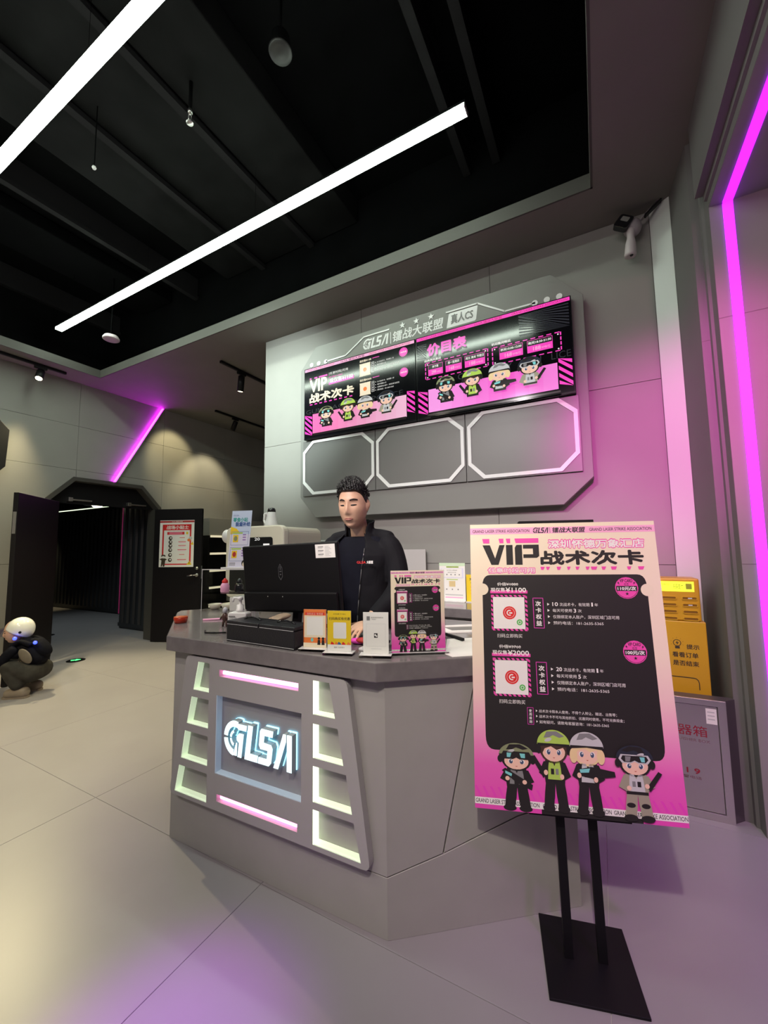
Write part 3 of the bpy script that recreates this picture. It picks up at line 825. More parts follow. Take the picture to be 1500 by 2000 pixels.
# three lower panels with white octagonal outlines
for x0, x1, rim in ((-2.474, -1.675, (-2.469, -1.683)), (-1.671, -0.870, (-1.661, -0.880)), (-0.866, -0.066, (-0.851, -0.078))):
    p = MB().box(x0 + 0.001, x1 - 0.001, 1.850, 2.3835, 0.001, 0.016, PANELG, MBD).build('panel', bt_, bevel=0.0015)
    a, c_ = rim
    z0, z1, k = 1.860, 2.380, 0.115
    out_ = [(a + k, z0), (c_ - k, z0), (c_, z0 + k), (c_, z1 - k * .9), (c_ - k, z1), (a + k, z1), (a, z1 - k * .9), (a, z0 + k)]
    q = 0.026
    k2 = k - 0.012
    in_ = [(a + q + k2, z0 + q), (c_ - q - k2, z0 + q), (c_ - q, z0 + q + k2), (c_ - q, z1 - q - k2 * .9), (c_ - q - k2, z1 - q), (a + q + k2, z1 - q), (a + q, z1 - q - k2 * .9), (a + q, z0 + q + k2)]
    mb = MB()
    plate(mb, out_, [in_], 0.0165, 0.023, WHITE, MBD)
    mb.build('outline', p)
# white marks above the screens
def ln(mb, pts, wd, m=WHITE):
    for (xa, za), (xb, zb) in zip(pts, pts[1:]):
        dx, dz = xb - xa, zb - za
        L = math.hypot(dx, dz)
        nx, nz = -dz / L * wd / 2, dx / L * wd / 2
        ex, ez = dx / L * wd * .3, dz / L * wd * .3
        mb.prism([(xa + nx - ex, za + nz - ez), (xa - nx - ex, za - nz - ez), (xb - nx + ex, zb - nz + ez), (xb + nx + ex, zb + nz + ez)], 0.0005, 0.006, m, MBD)
mb = MB()
ln(mb, [(-2.205, 3.137), (-1.985, 3.143), (-1.785, 3.267), (-1.527, 3.267)], 0.013)
mb.build('line_ornament', bt_, weld=False)
mb = MB()
ln(mb, [(-0.997, 3.262), (-0.742, 3.262), (-0.535, 3.133), (-0.32, 3.131)], 0.013)
mb.build('line_ornament', bt_, weld=False)
for x, z in ((-2.382, 3.142), (-2.296, 3.139), (-2.212, 3.137), (-0.32, 3.131), (-0.237, 3.131), (-0.154, 3.130)):
    MB().prism([(x + 0.021 * math.cos(R(a)), z + 0.021 * math.sin(R(a))) for a in range(0, 360, 20)], 0.0005, 0.006, WHITE, MBD).build('dot', bt_)
for x in (-1.396, -1.265, -1.132):
    pts = []
    for k in range(10):
        rr = 0.030 if k % 2 == 0 else 0.012
        pts.append((x + rr * math.sin(R(36 * k)), 3.268 + rr * math.cos(R(36 * k))))
    MB().prism(pts, 0.0005, 0.006, WHITE, MBD).build('star', bt_)
class Cv2(Canvas):
    pass
def raised(cvname, parent, m, eps, items):
    cv = Canvas((-1.80, YB, 3.24), (1.06, 0, 0), (0, 0, -0.10), (0, -1, 0), eps)
    items(cv)
    return cv.build(cvname, parent)
def _items(cv):
    logo(cv, 0.0, 0.02, 0.255, 0.97, WHITE, 1, shear=0.16)
    cv.rect(0.268, 0.0, 0.274, 1.05, WHITE, 1)
    cv.text('镭战大联盟', 0.29, 0.05, 0.73, 1.0, WHITE, 1, bold=0.02, shear=0.15)
    cv.poly([(0.755, 1.12), (0.775, -0.02), (0.785, -0.08), (1.0, -0.08), (0.985, 1.02), (0.975, 1.12)], WHITE, 1)
    cv.text('真人CS', 0.79, 0.08, 0.965, 0.90, PANELG, 2.2, bold=0.025, shear=0.1)
raised('lettering', bt_, WHITE, 0.002, _items)

# --------------------------------------------- the two screens
def tv(label, x0, x1, z0, z1):
    t = thing('menu_screen', label, 'screen', ((x0 + x1) / 2, YB, z0), 'menu screens')
    MB().box(x0, x1, z0, z1, 0.012, 0.048, BLACKG, MBD).build('bezel', t, bevel=0.003)
    MB().box(x0 + 0.008, x1 - 0.008, z0 + 0.016, z1 - 0.008, 0.048, 0.0485, SCR, MBD).build('glass', t)
    MB().box((x0 + x1) / 2 - .12, (x0 + x1) / 2 + .12, z0 + 0.1, z1 - 0.1, 0.0, 0.012, GRAYD, MBD).build('bracket', t)
    cv = Canvas((x0, YB - 0.0486, z1), (x1 - x0, 0, 0), (0, 0, z0 - z1), (0, -1, 0), 0.0006)
    return t, cv
def hatch(cv, u0, u1, v0, v1, m, L, n, lean=0.5):
    h = (v1 - v0) / n
    dr_ = (u1 - u0) * cv.asp * (1.0 if lean > .5 else .85)
    k = -int(dr_ / h) - 1
    while k < n:
        va = v0 + k * h
        cl = lambda q: min(max(q, v0), v1)
        cv.poly([(u0, cl(va)), (u1, cl(va + dr_)), (u1, cl(va + dr_ + h * .52)), (u0, cl(va + h * .52))], m, L)
        k += 1
SOL = [dict(helmet='olive', hair='black', top='black', vest='grey', trouser='black', goggles=True, gun='diag'),
       dict(helmet='lime', hair='brown', top='black', vest='lime', trouser='black', gun='back'),
       dict(helmet='lgrey', hair='blond', top='black', vest='lgrey', trouser='black', gun='horiz'),
       dict(helmet='navy', hair='black', top='khaki', vest='lgrey', trouser='khaki', goggles=True, gun='back')]
def squad(cv, boxes, c, L, legs=True, flip=(0, 0, 0, 1)):
    for k, (u0, v0, u1, v1) in enumerate(boxes):
        s = {a: (c[b] if a in ('helmet', 'hair', 'top', 'vest', 'trouser') else b) for a, b in SOL[k].items()}
        soldier(cv, u0, v0, u1, v1, c, L + k * 14, legs=legs, flip=bool(flip[k]), **s)
SC = dict(E)
t, cv = tv('left wall screen showing the VIP card offer', -2.436, -1.262, 2.386, 3.089)
c = E
cv.rect(0.008, 0.012, 0.993, 0.05, c['lpink'], 1)
cv.text('GRAND LASER STRIKE ASSOCIATION', 0.03, 0.02, 0.30, 0.042, c['dred'], 2)
cv.text('GRAND LASER STRIKE ASSOCIATION', 0.62, 0.02, 0.96, 0.042, c['dred'], 2)
cv.text('GLSA 镭战大联盟', 0.36, 0.016, 0.58, 0.045, c['black'], 2)
cv.text('VIP', 0.058, 0.175, 0.232, 0.355, c['cream'], 2, bold=0.04)
for a, b_ in ((0.058, 0.075), (0.105, 0.135), (0.15, 0.235)):
    cv.rect(a, 0.148, b_, 0.168, c['pink'], 2)
cv.text('[任意时段]可用', 0.25, 0.133, 0.43, 0.172, c['white'], 2)
cv.text('价值¥1880', 0.25, 0.19, 0.38, 0.212, c['pink'], 2)
cv.poly([(0.25, 0.27), (0.485, 0.25), (0.485, 0.293), (0.25, 0.303)], c['pink'], 1.5)
cv.text('现仅售¥1100', 0.258, 0.222, 0.478, 0.285, c['white'], 3, bold=0.03)
cv.text('战术次卡', 0.055, 0.372, 0.485, 0.505, c['cream'], 2, bold=0.055)
for k in range(9):
    cv.rect(0.06 + k * 0.048, 0.515, 0.085 + k * 0.048, 0.53, c['pink'], 2)
for dv in (0.0, 0.253):
    cv.text('现仅售¥1100' if dv == 0 else '现仅售¥2000', 0.538, 0.086 + dv, 0.64, 0.118 + dv, c['cream'], 2, bold=0.02)
    cv.rect(0.65, 0.093 + dv, 0.708, 0.101 + dv, c['pink'], 2)
    for a in range(9):
        cv.circ(0.54 + 0.011 * a, 0.142 + dv, 0.0045, c['cream'], 1); cv.circ(0.54 + 0.011 * a, 0.296 + dv, 0.0045, c['cream'], 1)
        cv.circ(0.541, 0.142 + 0.018 * a + dv, 0.0045, c['cream'], 1); cv.circ(0.627, 0.142 + 0.018 * a + dv, 0.0045, c['cream'], 1)
    cv.rect(0.54, 0.142 + dv, 0.628, 0.296 + dv, c['cream'], 1)
    cv.circ(0.584, 0.22 + dv, 0.016, c['orange'], 2)
    cv.frame(0.640, 0.145 + dv, 0.664, 0.278 + dv, 0.002, c['white'], 1)
    for k, ch in enumerate('次卡权益'):
        cv.text(ch, 0.645, 0.155 + dv + k * 0.029, 0.659, 0.177 + dv + k * 0.029, c['white'], 2)
    for k, (s_, e_) in enumerate((('10 次战术卡，有效期 1 年' if dv == 0 else '20 次战术卡，有效期 1 年', 0.83), ('每天可使用 3 次' if dv == 0 else '每天可使用 5 次', 0.765), ('仅限绑定本人账户，深圳区域门店可用', 0.87), ('预约电话：181-2635-5365', 0.825))):
        cv.circ(0.676, 0.163 + dv + k * 0.035, 0.003, c['white'], 2)
        cv.text(s_, 0.69, 0.153 + dv + k * 0.035, e_, 0.173 + dv + k * 0.035, c['white'], 2)
    cv.circ(0.907, 0.124 + dv, 0.034, c['pink'], 1)
    cv.ring(0.907, 0.124 + dv, 0.028, 0.0295, c['black'], 2)
    cv.text('110元/次' if dv == 0 else '100元/次', 0.883, 0.113 + dv, 0.932, 0.135 + dv, c['white'], 3, bold=0.02)
cv.text('GUNS  ACTION  POLICE', 0.02, 0.59, 0.90, 0.65, mat('screen_ghost', (.01, .01, .012), .2, emit=(.016, .016, .022), es=1), 1)
for k in range(10):
    a = 0.088 + k * 0.0837
    f = k / 9
    m_ = mat('screen_grad_%d' % k, (.2, .05, .12), .16, emit=(0.95, 0.16 + 0.42 * f, 0.45 + 0.3 * f), es=0.8)
    cv.rect(a, 0.66, a + 0.0837, 0.93, m_, 1)
hatch(cv, 0.010, 0.082, 0.66, 0.95, c['pink'], 1, 4)
hatch(cv, 0.930, 0.990, 0.62, 0.90, c['pink'], 1, 4)
cv.rect(0.09, 0.925, 0.92, 0.955, c['black'], 2)
squad(cv, [(0.155, 0.585, 0.29, 1.0), (0.37, 0.55, 0.50, 1.0), (0.53, 0.575, 0.655, 1.0), (0.71, 0.57, 0.84, 1.0)], c, 3, legs=False)
cv.build('picture', t)
t, cv = tv('right wall screen showing the price list in pink', -1.257, -0.079, 2.386, 3.089)
cv.rect(0.008, 0.012, 0.993, 0.05, c['pink'], 1)
cv.text('GRAND LASER STRIKE ASSOCIATION', 0.03, 0.02, 0.36, 0.042, c['dred'], 2)
cv.text('GLSA 镭战大联盟', 0.42, 0.016, 0.60, 0.045, c['dred'], 2)
cv.text('GRAND LASER STRIKE ASSOCIATION', 0.66, 0.02, 0.98, 0.042, c['dred'], 2)
cv.text('价目表', 0.085, 0.118, 0.366, 0.262, c['pink'], 3, bold=0.055)
cv.text('价目表', 0.09, 0.14, 0.371, 0.283, mat('screen_shadow_grey', (.03, .02, .03), .2, emit=(.07, .05, .07), es=1), 2, bold=0.035)
hatch(cv, 0.70, 0.985, 0.07, 0.31, MATS['screen_ghost'], 1, 7, 0.9)
hatch(cv, 0.012, 0.08, 0.10, 0.28, MATS['screen_ghost'], 1, 6, 0.9)
cv.text('经典西风激战', 0.064, 0.297, 0.185, 0.326, c['white'], 2, bold=0.02)
cv.text('早间晚间畅玩', 0.527, 0.297, 0.648, 0.328, c['white'], 2, bold=0.02)
def dashed(u0, v0, u1, v1):
    n = int((u1 - u0) / 0.042)
    for k in range(n):
        a = u0 + (u1 - u0) * (k + .2) / n
        cv.rect(a, v0, a + (u1 - u0) / n * .6, v0 + 0.010, c['pink'], 2); cv.rect(a, v1 - .010, a + (u1 - u0) / n * .6, v1, c['pink'], 2)
    for a in (u0, u1 - 0.007):
        for k in range(4):
            b_ = v0 + (v1 - v0) * (k + .1) / 4
            cv.rect(a, b_, a + 0.007, b_ + (v1 - v0) / 4 * .7, c['pink'], 2)
    for a in (u0 + .018, u1 - .018):
        for b_ in (v0 + .025, v1 - .025):
            cv.circ(a, b_, 0.0045, c['white'], 2)
dashed(0.068, 0.335, 0.506, 0.54)
dashed(0.529, 0.345, 0.938, 0.545)
for (u0, u1, tt, pr) in ((0.091, 0.197, '亲子票', '299'), (0.217, 0.329, '周一至周四', '168'), (0.350, 0.484, '周五 周末 节假日', '188'), (0.576, 0.718, '早间10:00-12:00', '168'), (0.744, 0.889, '晚间18:30-21:30', '188')):
    cv.rect(u0, 0.366, u1, 0.498, c['pink'], 2)
    cv.rect(u0 + .002, 0.370, u1 - .002, 0.425, c['black'], 3)
    m_ = (u0 + u1) / 2
    wd = min(0.9, 0.14 * len(tt)) * (u1 - u0) / 2
    cv.text(tt, m_ - wd, 0.382, m_ + wd, 0.412, c['white'], 4, bold=0.02)
    cv.text(pr, u0 + .03 * (u1 - u0) / .13, 0.442, m_ + .005, 0.483, c['lpink'], 4, bold=0.02)
    cv.text('RMB/位', m_ + .01, 0.452, u1 - .012, 0.480, c['lpink'], 4)
cv.text('GUNS    PLAY   YOU   LICE', 0.30, 0.55, 0.985, 0.62, MATS['screen_ghost'], 1)
for k in range(10):
    a = 0.088 + k * 0.082
    f = abs(k - 6) / 7
    m_ = mat('screen_grad2_%d' % k, (.2, .05, .2), .16, emit=(0.95, 0.10 + 0.30 * f, 0.62 + 0.2 * f), es=0.85)
    cv.rect(a, 0.66, a + 0.082, 0.93, m_, 1)
hatch(cv, 0.012, 0.082, 0.66, 0.95, c['pink'], 1, 4)
hatch(cv, 0.915, 0.988, 0.62, 0.92, c['pink'], 1, 4)
squad(cv, [(0.15, 0.54, 0.275, 1.0), (0.335, 0.53, 0.46, 1.0), (0.51, 0.54, 0.635, 1.0), (0.69, 0.55, 0.82, 1.0)], c, 3, legs=False)
cv.rect(0.09, 0.965, 0.92, 0.985, c['black'], 60)
cv.build('picture', t)

# ================================================================== COUNTER
A0, B0 = Vector((-1.867, 1.292, 0)), Vector((-0.714, 1.322, 0))
D0 = Vector((-0.129, 1.776, 0))
E0 = Vector((-2.43, 1.745, 0))
dF = (B0 - A0).normalized(); dR = (D0 - B0).normalized()
MC = frame(A0, dF)                # front face frame, x = s, y = z, z = outwards
MCR = frame(B0, dR)               # right wing frame
ct = thing('reception_counter', 'grey angular reception counter with pink light bars and glowing logo', 'counter', (-1.29, 1.6, 0))
core = [A0 + Vector((.02, .025, 0)), B0 + Vector((-.01, .025, 0)), D0 + Vector((-.02, .012, 0)), Vector((-0.47, 2.215, 0)), Vector((-1.10, 1.72, 0)), Vector((-1.72, 1.70, 0)), Vector((-2.16, 2.10, 0)), E0 + Vector((.02, .01, 0))]
MB().prism([(p.x, p.y) for p in core], 0.0, 0.868, COUNT).build('body', ct)
Lf, Lr = (B0 - A0).length, (D0 - B0).length
MB().prism([(0, 0), (Lf, 0), (Lf, 0.2005), (0, 0.2005)], -0.024, 0, COUNT, MC).build('plinth_panel', ct, bevel=0.001, seg=1)
fp = MB()
recess = [[(0.345, 0.266), (0.785, 0.266), (0.785, 0.296), (0.345, 0.296)], [(0.345, 0.790), (0.787, 0.790), (0.787, 0.820), (0.345, 0.820)],
          [(0.330, 0.378), (0.803, 0.378), (0.803, 0.708), (0.330, 0.708)]]
cells = [[(0.178, 0.711), (0.282, 0.711), (0.282, 0.839), (0.207, 0.839)], [(0.140, 0.556), (0.282, 0.556), (0.282, 0.679), (0.168, 0.679)],
         [(0.107, 0.397), (0.282, 0.397), (0.282, 0.522), (0.129, 0.522)], [(0.070, 0.244), (0.282, 0.244), (0.282, 0.364), (0.096, 0.364)]]
cellsR = [[(0.858, 0.714), (0.960, 0.714), (0.934, 0.841), (0.858, 0.841)], [(0.858, 0.554), (0.996, 0.554), (0.971, 0.680), (0.858, 0.680)],
          [(0.858, 0.395), (1.032, 0.395), (1.007, 0.525), (0.858, 0.525)], [(0.858, 0.244), (1.067, 0.244), (1.038, 0.369), (0.858, 0.369)]]
plate(fp, rounded([(0, 0.2045), (Lf, 0.2045), (Lf, 0.866), (0, 0.866)], 0.0001, 1), [], -0.024, 0.0, COUNT, MC)
fp.build('front_panel', ct, weld=True)
rp = MB()
trap = rounded([(0.126, 0.861), (0.037, 0.228), (1.105, 0.226), (1.012, 0.862)], 0.03, 4)
plate(rp, trap, recess + cells + cellsR, 0.0015, 0.034, COUNT2, MC)
rp.build('raised_panel', ct, weld=True)
# back of the central recess + reveal lights
MB().box(0.331, 0.802, 0.379, 0.707, 0.0005, 0.003, mat('recess_grey', (.33, .325, .35), .45), MC).build('recess_plate', ct)
MB().box(0.3302, 0.3345, 0.379, 0.707, 0.003, 0.033, mat('recess_edge_light', (.5, .6, .7), .5, emit=(0.36, 0.42, 0.50), es=0.22), MC)\
    .box(0.3302, 0.8028, 0.3782, 0.3815, 0.003, 0.033, MATS['recess_edge_light'], MC).build('recess_edge', ct, weld=False)
for r_ in recess[:2]:
    MB().box(r_[0][0] + .008, r_[1][0] - .008, r_[0][1] + .006, r_[2][1] - .006, 0.002, 0.024, PNKL, MC).build('pink_light_bar', ct, bevel=0.005)
for q in cellsR:
    z0, z1 = q[0][1], q[2][1]
    cc = MB().box(0.8582, 0.8625, z0 + .0005, z1 - .0005, 0.001, 0.033, GWL, MC).build('cell_light', ct)
    w_ = (q[1][0] - .8625)
    MB().prism([(0.8625, z0 + .0003), (q[1][0] - .0006, z0 + .0003), (q[1][0] - .003, z0 + .0035), (0.8625, z0 + .0035)], 0.001, 0.033, GWL2, MC).build('cell_edge', cc)
for q in cells:
    z0, z1 = q[0][1], q[2][1]
    xl, xt = q[0][0], q[3][0]
    cc = MB().prism([(xl + .0004, z0 + .0004), (xl + .0045, z0 + .0004), (xt + .0045, z1 - .0004), (xt + .0004, z1 - .0004)], 0.001, 0.033, GWL2, MC).build('cell_light', ct)
    MB().prism([(xl + .0045, z0 + .0003), (0.2815, z0 + .0003), (0.2815, z0 + .0035), (xl + .0045, z0 + .0035)], 0.001, 0.033, GWL2, MC).build('cell_edge', cc)
# glowing logo letters
lm, lh = MB(), MB()
for p in logo_shapes():
    pts = [(0.392 + x / 3.05 * 0.372, 0.478 + y * 0.138) for x, y in p]
    cxp, cyp = sum(q[0] for q in pts) / len(pts), sum(q[1] for q in pts) / len(pts)
    lm.prism(pts, 0.012, 0.038, mat('letter_side', (.42, .50, .53), .4), MC)
    lm.prism(pts, 0.038, 0.0395, CYL, MC)
    lh.prism([(cxp + (a - cxp) * 1.03, cyp + (b_ - cyp) * 1.03) for a, b_ in pts], 0.0045, 0.008, CYH, MC)
lg = lm.build('logo_letters', ct, weld=False)
lh.build('halo_light', lg, weld=False)
# right wing panels
MB().prism([(0, 0), (Lr, 0), (Lr, 0.385), (0.497, 0.344), (0.205, 0.252), (0, 0.2005)], -0.020, 0, COUNT, MCR).build('side_plinth_panel', ct, bevel=0.001, seg=1)
MB().prism([(0, 0.2045), (0.203, 0.256), (0.348, 0.866), (0, 0.866)], -0.020, 0, COUNT, MCR).build('side_panel', ct, bevel=0.001, seg=1)
MB().prism([(0.209, 0.2575), (0.497, 0.349), (Lr, 0.390), (Lr, 0.866), (0.354, 0.866)], -0.020, 0, COUNT, MCR).build('side_panel', ct, bevel=0.001, seg=1)
# left wing skin
MCL = frame(E0, A0 - E0)
MB().box(0, (A0 - E0).length, 0.0, 0.866, -0.02, 0, COUNT, MCL).build('side_panel', ct)
slab = [(-1.872, 1.246), (-0.727, 1.278), (-0.085, 1.776), (-0.455, 2.245), (-1.09, 1.742), (-1.73, 1.722), (-2.17, 2.13), (-2.26, 2.20), (-2.56, 1.80), (-2.50, 1.73)]
ws = MB().prism(slab, 0.871, 0.94, SLAB).build('worktop', bevel=0.004)
tag(ws, 'polished taupe stone worktop on the reception counter', 'worktop')
TZ = 0.94

# ================================================================== THINGS ON THE COUNTER
# black leather two-lid box
t = thing('leather_box', 'black leather two-lid box with white stitching in front of the monitor', 'box', (-1.31, 1.34, TZ))
MX = frame((-1.512, 1.294, TZ), (1, -0.022, 0))     # x along, y up, z toward camera
MB().box(0, 0.405, 0.0, 0.075, -0.115, 0, BLACKL, MX).build('body', t, bevel=0.003)
st = mat('stitching', (0.55, 0.55, 0.55), 0.7)
for k, (xa, xb) in enumerate(((0, 0.2015), (0.2035, 0.405))):
    l = MB().box(xa, xb, 0.077, 0.092, -0.115, 0.001, BLACKL, MX).build('lid', t, bevel=0.003)
    MB().box(xa + .004, xb - .004, 0.0765, 0.0782, 0.0012, 0.0018, st, MX).build('stitching', l)
    xm = (xa + xb) / 2
    MB().path([tuple(MX @ Vector((xm + a, b, -0.06))) for a, b in ((-0.055, 0.091), (-0.03, 0.100), (0.0, 0.104), (0.03, 0.100), (0.055, 0.091))], 0.0035, BLACKG).build('handle', l)
MB().box(.003, .402, 0.006, 0.0078, 0.0001, 0.0006, st, MX).build('stitching', t)
# monitor (seen from behind)
t = thing('monitor', 'black point-of-sale monitor seen from behind, facing the attendant', 'monitor', (-1.33, 1.50, TZ))
p00, p10, p11, p01 = Vector((-1.571, 1.50, 1.036)), Vector((-1.010, 1.50, 1.080)), Vector((-1.034, 1.49, 1.361)), Vector((-1.612, 1.49, 1.364))
o_ = Vector((-1.590, 1.485, 1.040)); uu = Vector((0.563, 0.03, 0.018))
vv = Vector((-0.030, -0.03, 0.325))
vv = (vv - uu * (vv.dot(uu) / uu.length_squared))
MM = frame(o_, uu, v=vv)
Wm, Hm = uu.length, vv.length
MB().box(0, Wm, 0, Hm, -0.018, 0.004, BLACK, MM).build('shell', t, bevel=0.006)
MB().prism([(0.01, 0.012), (Wm - .01, 0.012), (Wm - .01, 0.10), (0.01, 0.10)], 0.004, 0.024, BLACK, MM).build('lower_hump', t, bevel=0.006)
MB().box(0.008, Wm - .008, 0.01, Hm - .008, -0.0185, -0.018, mat('monitor_screen', (.1, .1, .1), .3, emit=(.6, .7, .9), es=0.6), MM).build('display', t)
em = [(0.235, 0.155), (0.247, 0.172), (0.247, 0.215), (0.235, 0.235), (0.223, 0.215), (0.223, 0.172)]
mb = MB(); plate(mb, em, [[(0.235 + (x - .235) * .84, .195 + (y - .195) * .9) for x, y in em]], 0.0042, 0.0050, mat('emblem_grey', (.10, .10, .11), .3), MM)
mb.prism([(0.231, .180), (0.239, .180), (0.239, .186), (0.231, .186)], .0042, .005, MATS['emblem_grey'], MM).prism([(0.229, .195), (0.241, .195), (0.241, .200), (0.229, .200)], .0042, .005, MATS['emblem_grey'], MM).prism([(0.233, .205), (0.237, .205), (0.237, .222), (0.233, .222)], .0042, .005, MATS['emblem_grey'], MM)
mb.build('emblem', t, weld=False)
sk = MB().box(Wm - 0.118, Wm - 0.012, Hm - 0.072, Hm - 0.010, 0.0042, 0.0052, D['white'], MM).build('sticker', t)
cv = Canvas(MM @ Vector((Wm - 0.118, Hm - 0.010, 0.0053)), MM.to_3x3() @ Vector((.106, 0, 0)), MM.to_3x3() @ Vector((0, -.062, 0)), MM.to_3x3() @ Vector((0, 0, 1)), 0.0003)
for k in range(3):
    cv.rect(0.14, 0.16 + k * .27, 0.42, 0.22 + k * .27, D['grey'], 1); cv.rect(0.14, 0.26 + k * .27, 0.38, 0.30 + k * .27, D['lgrey'], 1)
for k in range(8):
    cv.rect(0.50, 0.14 + k * .10, 0.70 + 0.12 * (k % 3) / 2, 0.18 + k * .10, D['lgrey'], 1)
cv.build('print', sk)
MB().prism([(-1.335, TZ + 0.01), (-1.300, TZ + 0.01), (-1.285, 1.10), (-1.32, 1.10)], -1.56, -1.525, BLACK, Matrix(((1, 0, 0, 0), (0, 0, -1, 0), (0, 1, 0, 0), (0, 0, 0, 1)))).build('stand', t, bevel=0.003)
MB().box(-1.44, -1.20, 1.50, 1.60, TZ, TZ + 0.012, BLACK).build('base', t, bevel=0.004)
for x_, y_, z_ in ((0.165, 0.115, 0.004), (0.255, 0.115, 0.004)):
    MB().ell(tuple(MM @ Vector((x_, y_ - .035, 0.025))), (.003, .003, .003), METAL, 8, 6).build('screw', t)
# keyboard behind, under the hands
t = thing('keyboard', 'dark keyboard under the attendant\'s hand behind the monitor', 'keyboard', (-1.52, 1.655, TZ))
MB().box(-1.70, -1.36, 1.605, 1.70, TZ, TZ + 0.018, BLACK).build('body', t, bevel=0.003)
for r_ in range(4):
    for k in range(12):
        x = -1.69 + k * 0.027; y = 1.612 + r_ * 0.021
        MB().box(x, x + 0.022, y, y + 0.017, TZ + 0.018, TZ + 0.023, GRAYD).build('key', t)

# hand sanitiser
t = thing('sanitizer_bottle', 'white pump sanitizer bottle beside the black leather box', 'bottle', (-1.575, 1.41, TZ))
MS = frame((-1.626, 1.395, TZ), (0.105, 0.031, 0))
MB().prism(rounded([(0, 0), (0.100, 0), (0.100, 0.105), (0.0, 0.105)], 0.014), -0.055, 0, WHITEP, MS).build('body', t, bevel=0.006)
M_ = Matrix.Translation(MS @ Vector((0.052, 0.105, -0.028)))
MB().lathe([(0.020, 0), (0.020, 0.012), (0.017, 0.014), (0.017, 0.034), (0.007, 0.036), (0.007, 0.056), (0.013, 0.058), (0.013, 0.070), (0.009, 0.074)], WHITEP, M_).build('pump', t)
a = M_ @ Vector((0, 0, 0.066))
MB().path([tuple(a), tuple(a + Vector((-0.038, -0.008, 0))), tuple(a + Vector((-0.043, -0.009, -0.020)))], 0.0045, WHITEP).build('spout', t)
cv = Canvas(MS @ Vector((0.01, 0.09, 0.0062)), MS.to_3x3() @ Vector((.08, 0, 0)), (0, 0, -0.08), MS.to_3x3() @ Vector((0, 0, 1)), 0.0003)
cv.rect(0, 0.0, .45, .08, D['grey'], 0); cv.rect(0, .14, .3, .18, D['lgrey'], 0); cv.text('Hand Rinse', 0.0, .36, .85, .52, D['lpink'], 0); cv.rect(0, .68, .4, .74, D['grey'], 0)
cv.build('print', t)

# acrylic sign stands
def stand(label, p0, p1, z1, base_d=0.028, art=None, body=None):
    p0, p1 = Vector(p0), Vector(p1)
    u = (p1 - p0); wd = u.length
    M = frame((p0.x, p0.y, TZ), u)
    t = thing('sign_stand', label, 'sign stand', ((p0.x + p1.x) / 2, (p0.y + p1.y) / 2, TZ), 'acrylic sign stands on the counter')
    MB().box(-0.012, wd + 0.012, 0.0, 0.010, -0.022, base_d, ACR, M).build('base', t, bevel=0.0015)
    MB().box(-0.012, wd + 0.012, 0.0095, 0.0105, -0.022, base_d, ACRB, M).build('base_edge', t)
    h = z1 - TZ
    MB().box(-0.002, wd + 0.002, 0.010, h, 0.0, 0.0008, ACR, M).box(-0.002, wd + 0.002, 0.010, h, -0.0035, -0.0027, ACR, M).build('pocket', t, weld=False)
    sh = MB().box(0, wd, 0.011, h - .001, -0.0025, -0.0003, body or D['white'], M).build('card', t)
    if art:
        cv = Canvas(M @ Vector((0, h - .001, -0.0002)), M.to_3x3() @ Vector((wd, 0, 0)), (0, 0, -(h - .012)), M.to_3x3() @ Vector((0, 0, 1)), 0.00004)
        art(cv)
        cv.build('print', sh)
    return t
def art1(cv):
    cv.rect(0, 0, 1, 0.16, D['orange'], 1); cv.rect(0, 0.74, 1, 1, D['orange'], 1); cv.rect(0, 0, .03, 1, D['orange'], 1); cv.rect(.97, 0, 1, 1, D['orange'], 1)
    cv.rect(0.0, .88, 1, 1, D['cream'], 1.5)
    cv.rect(0.08, 0.08, 0.92, 0.15, D['red'], 2); cv.text('扫码关注 有惊喜', 0.14, 0.09, 0.86, 0.145, D['cream'], 3)
    cv.rect(0.14, 0.20, 0.86, 0.68, D['white'], 2)
    for x, h_ in ((0.68, .13), (0.86, .12)):
        cv.ell(x, 0.80 - h_ * .3, .055, .035, D['black'], 4); cv.poly([(x - .07, .93), (x - .05, .80), (x + .05, .80), (x + .07, .93)], D['black'], 4)
    cv.ell(0.38, .80, .06, .05, D['cyan'], 4)
def art2(cv):
    cv.rect(0, 0, 1, 0.84, D['yellow'], 1)
    cv.text('点评收藏 打卡有礼', 0.24, 0.065, 0.78, 0.10, D['ink'], 2)
    cv.text('扫码购买有优惠', 0.06, 0.16, 0.96, 0.235, D['ink'], 2, bold=0.02)
    cv.poly(rounded([(0.25, 0.29), (0.80, 0.29), (0.80, 0.69), (0.25, 0.69)], .04), D['white'], 2)
    for x, m_ in ((.12, 'red'), (.30, 'orange'), (.42, 'blue'), (.60, 'red'), (.82, 'orange')):
        cv.poly([(x, .84), (x + .05, .765), (x + .14, .80), (x + .17, .84)], D[m_], 3)
    cv.text('服务 与你同行', 0.28, 0.89, 0.72, 0.925, D['ink'], 2)
def art3(cv):
    cv.rect(0.14, 0.10, 0.27, 0.20, D['grey'], 2); cv.text('微信扫码添加好友', 0.31, 0.115, 0.80, 0.145, D['ink'], 2); cv.text('了解更多', 0.31, 0.16, 0.52, 0.185, D['grey'], 2)
    cv.frame(0.12, 0.28, 0.88, 0.83, 0.006, D['lgrey'], 2)
    cv.rect(0.43, 0.51, 0.57, 0.62, D['black'], 2); cv.ell(.48, .555, .035, .026, D['white'], 3); cv.ell(.525, .58, .03, .022, D['white'], 4)
    cv.rect(0.30, .885, .72, .895, D['lgrey'], 2)
stand('small orange and white acrylic sign stand next to the leather box', (-1.087, 1.318, 0), (-0.993, 1.346, 0), 1.104, art=art1, body=D['cream'])
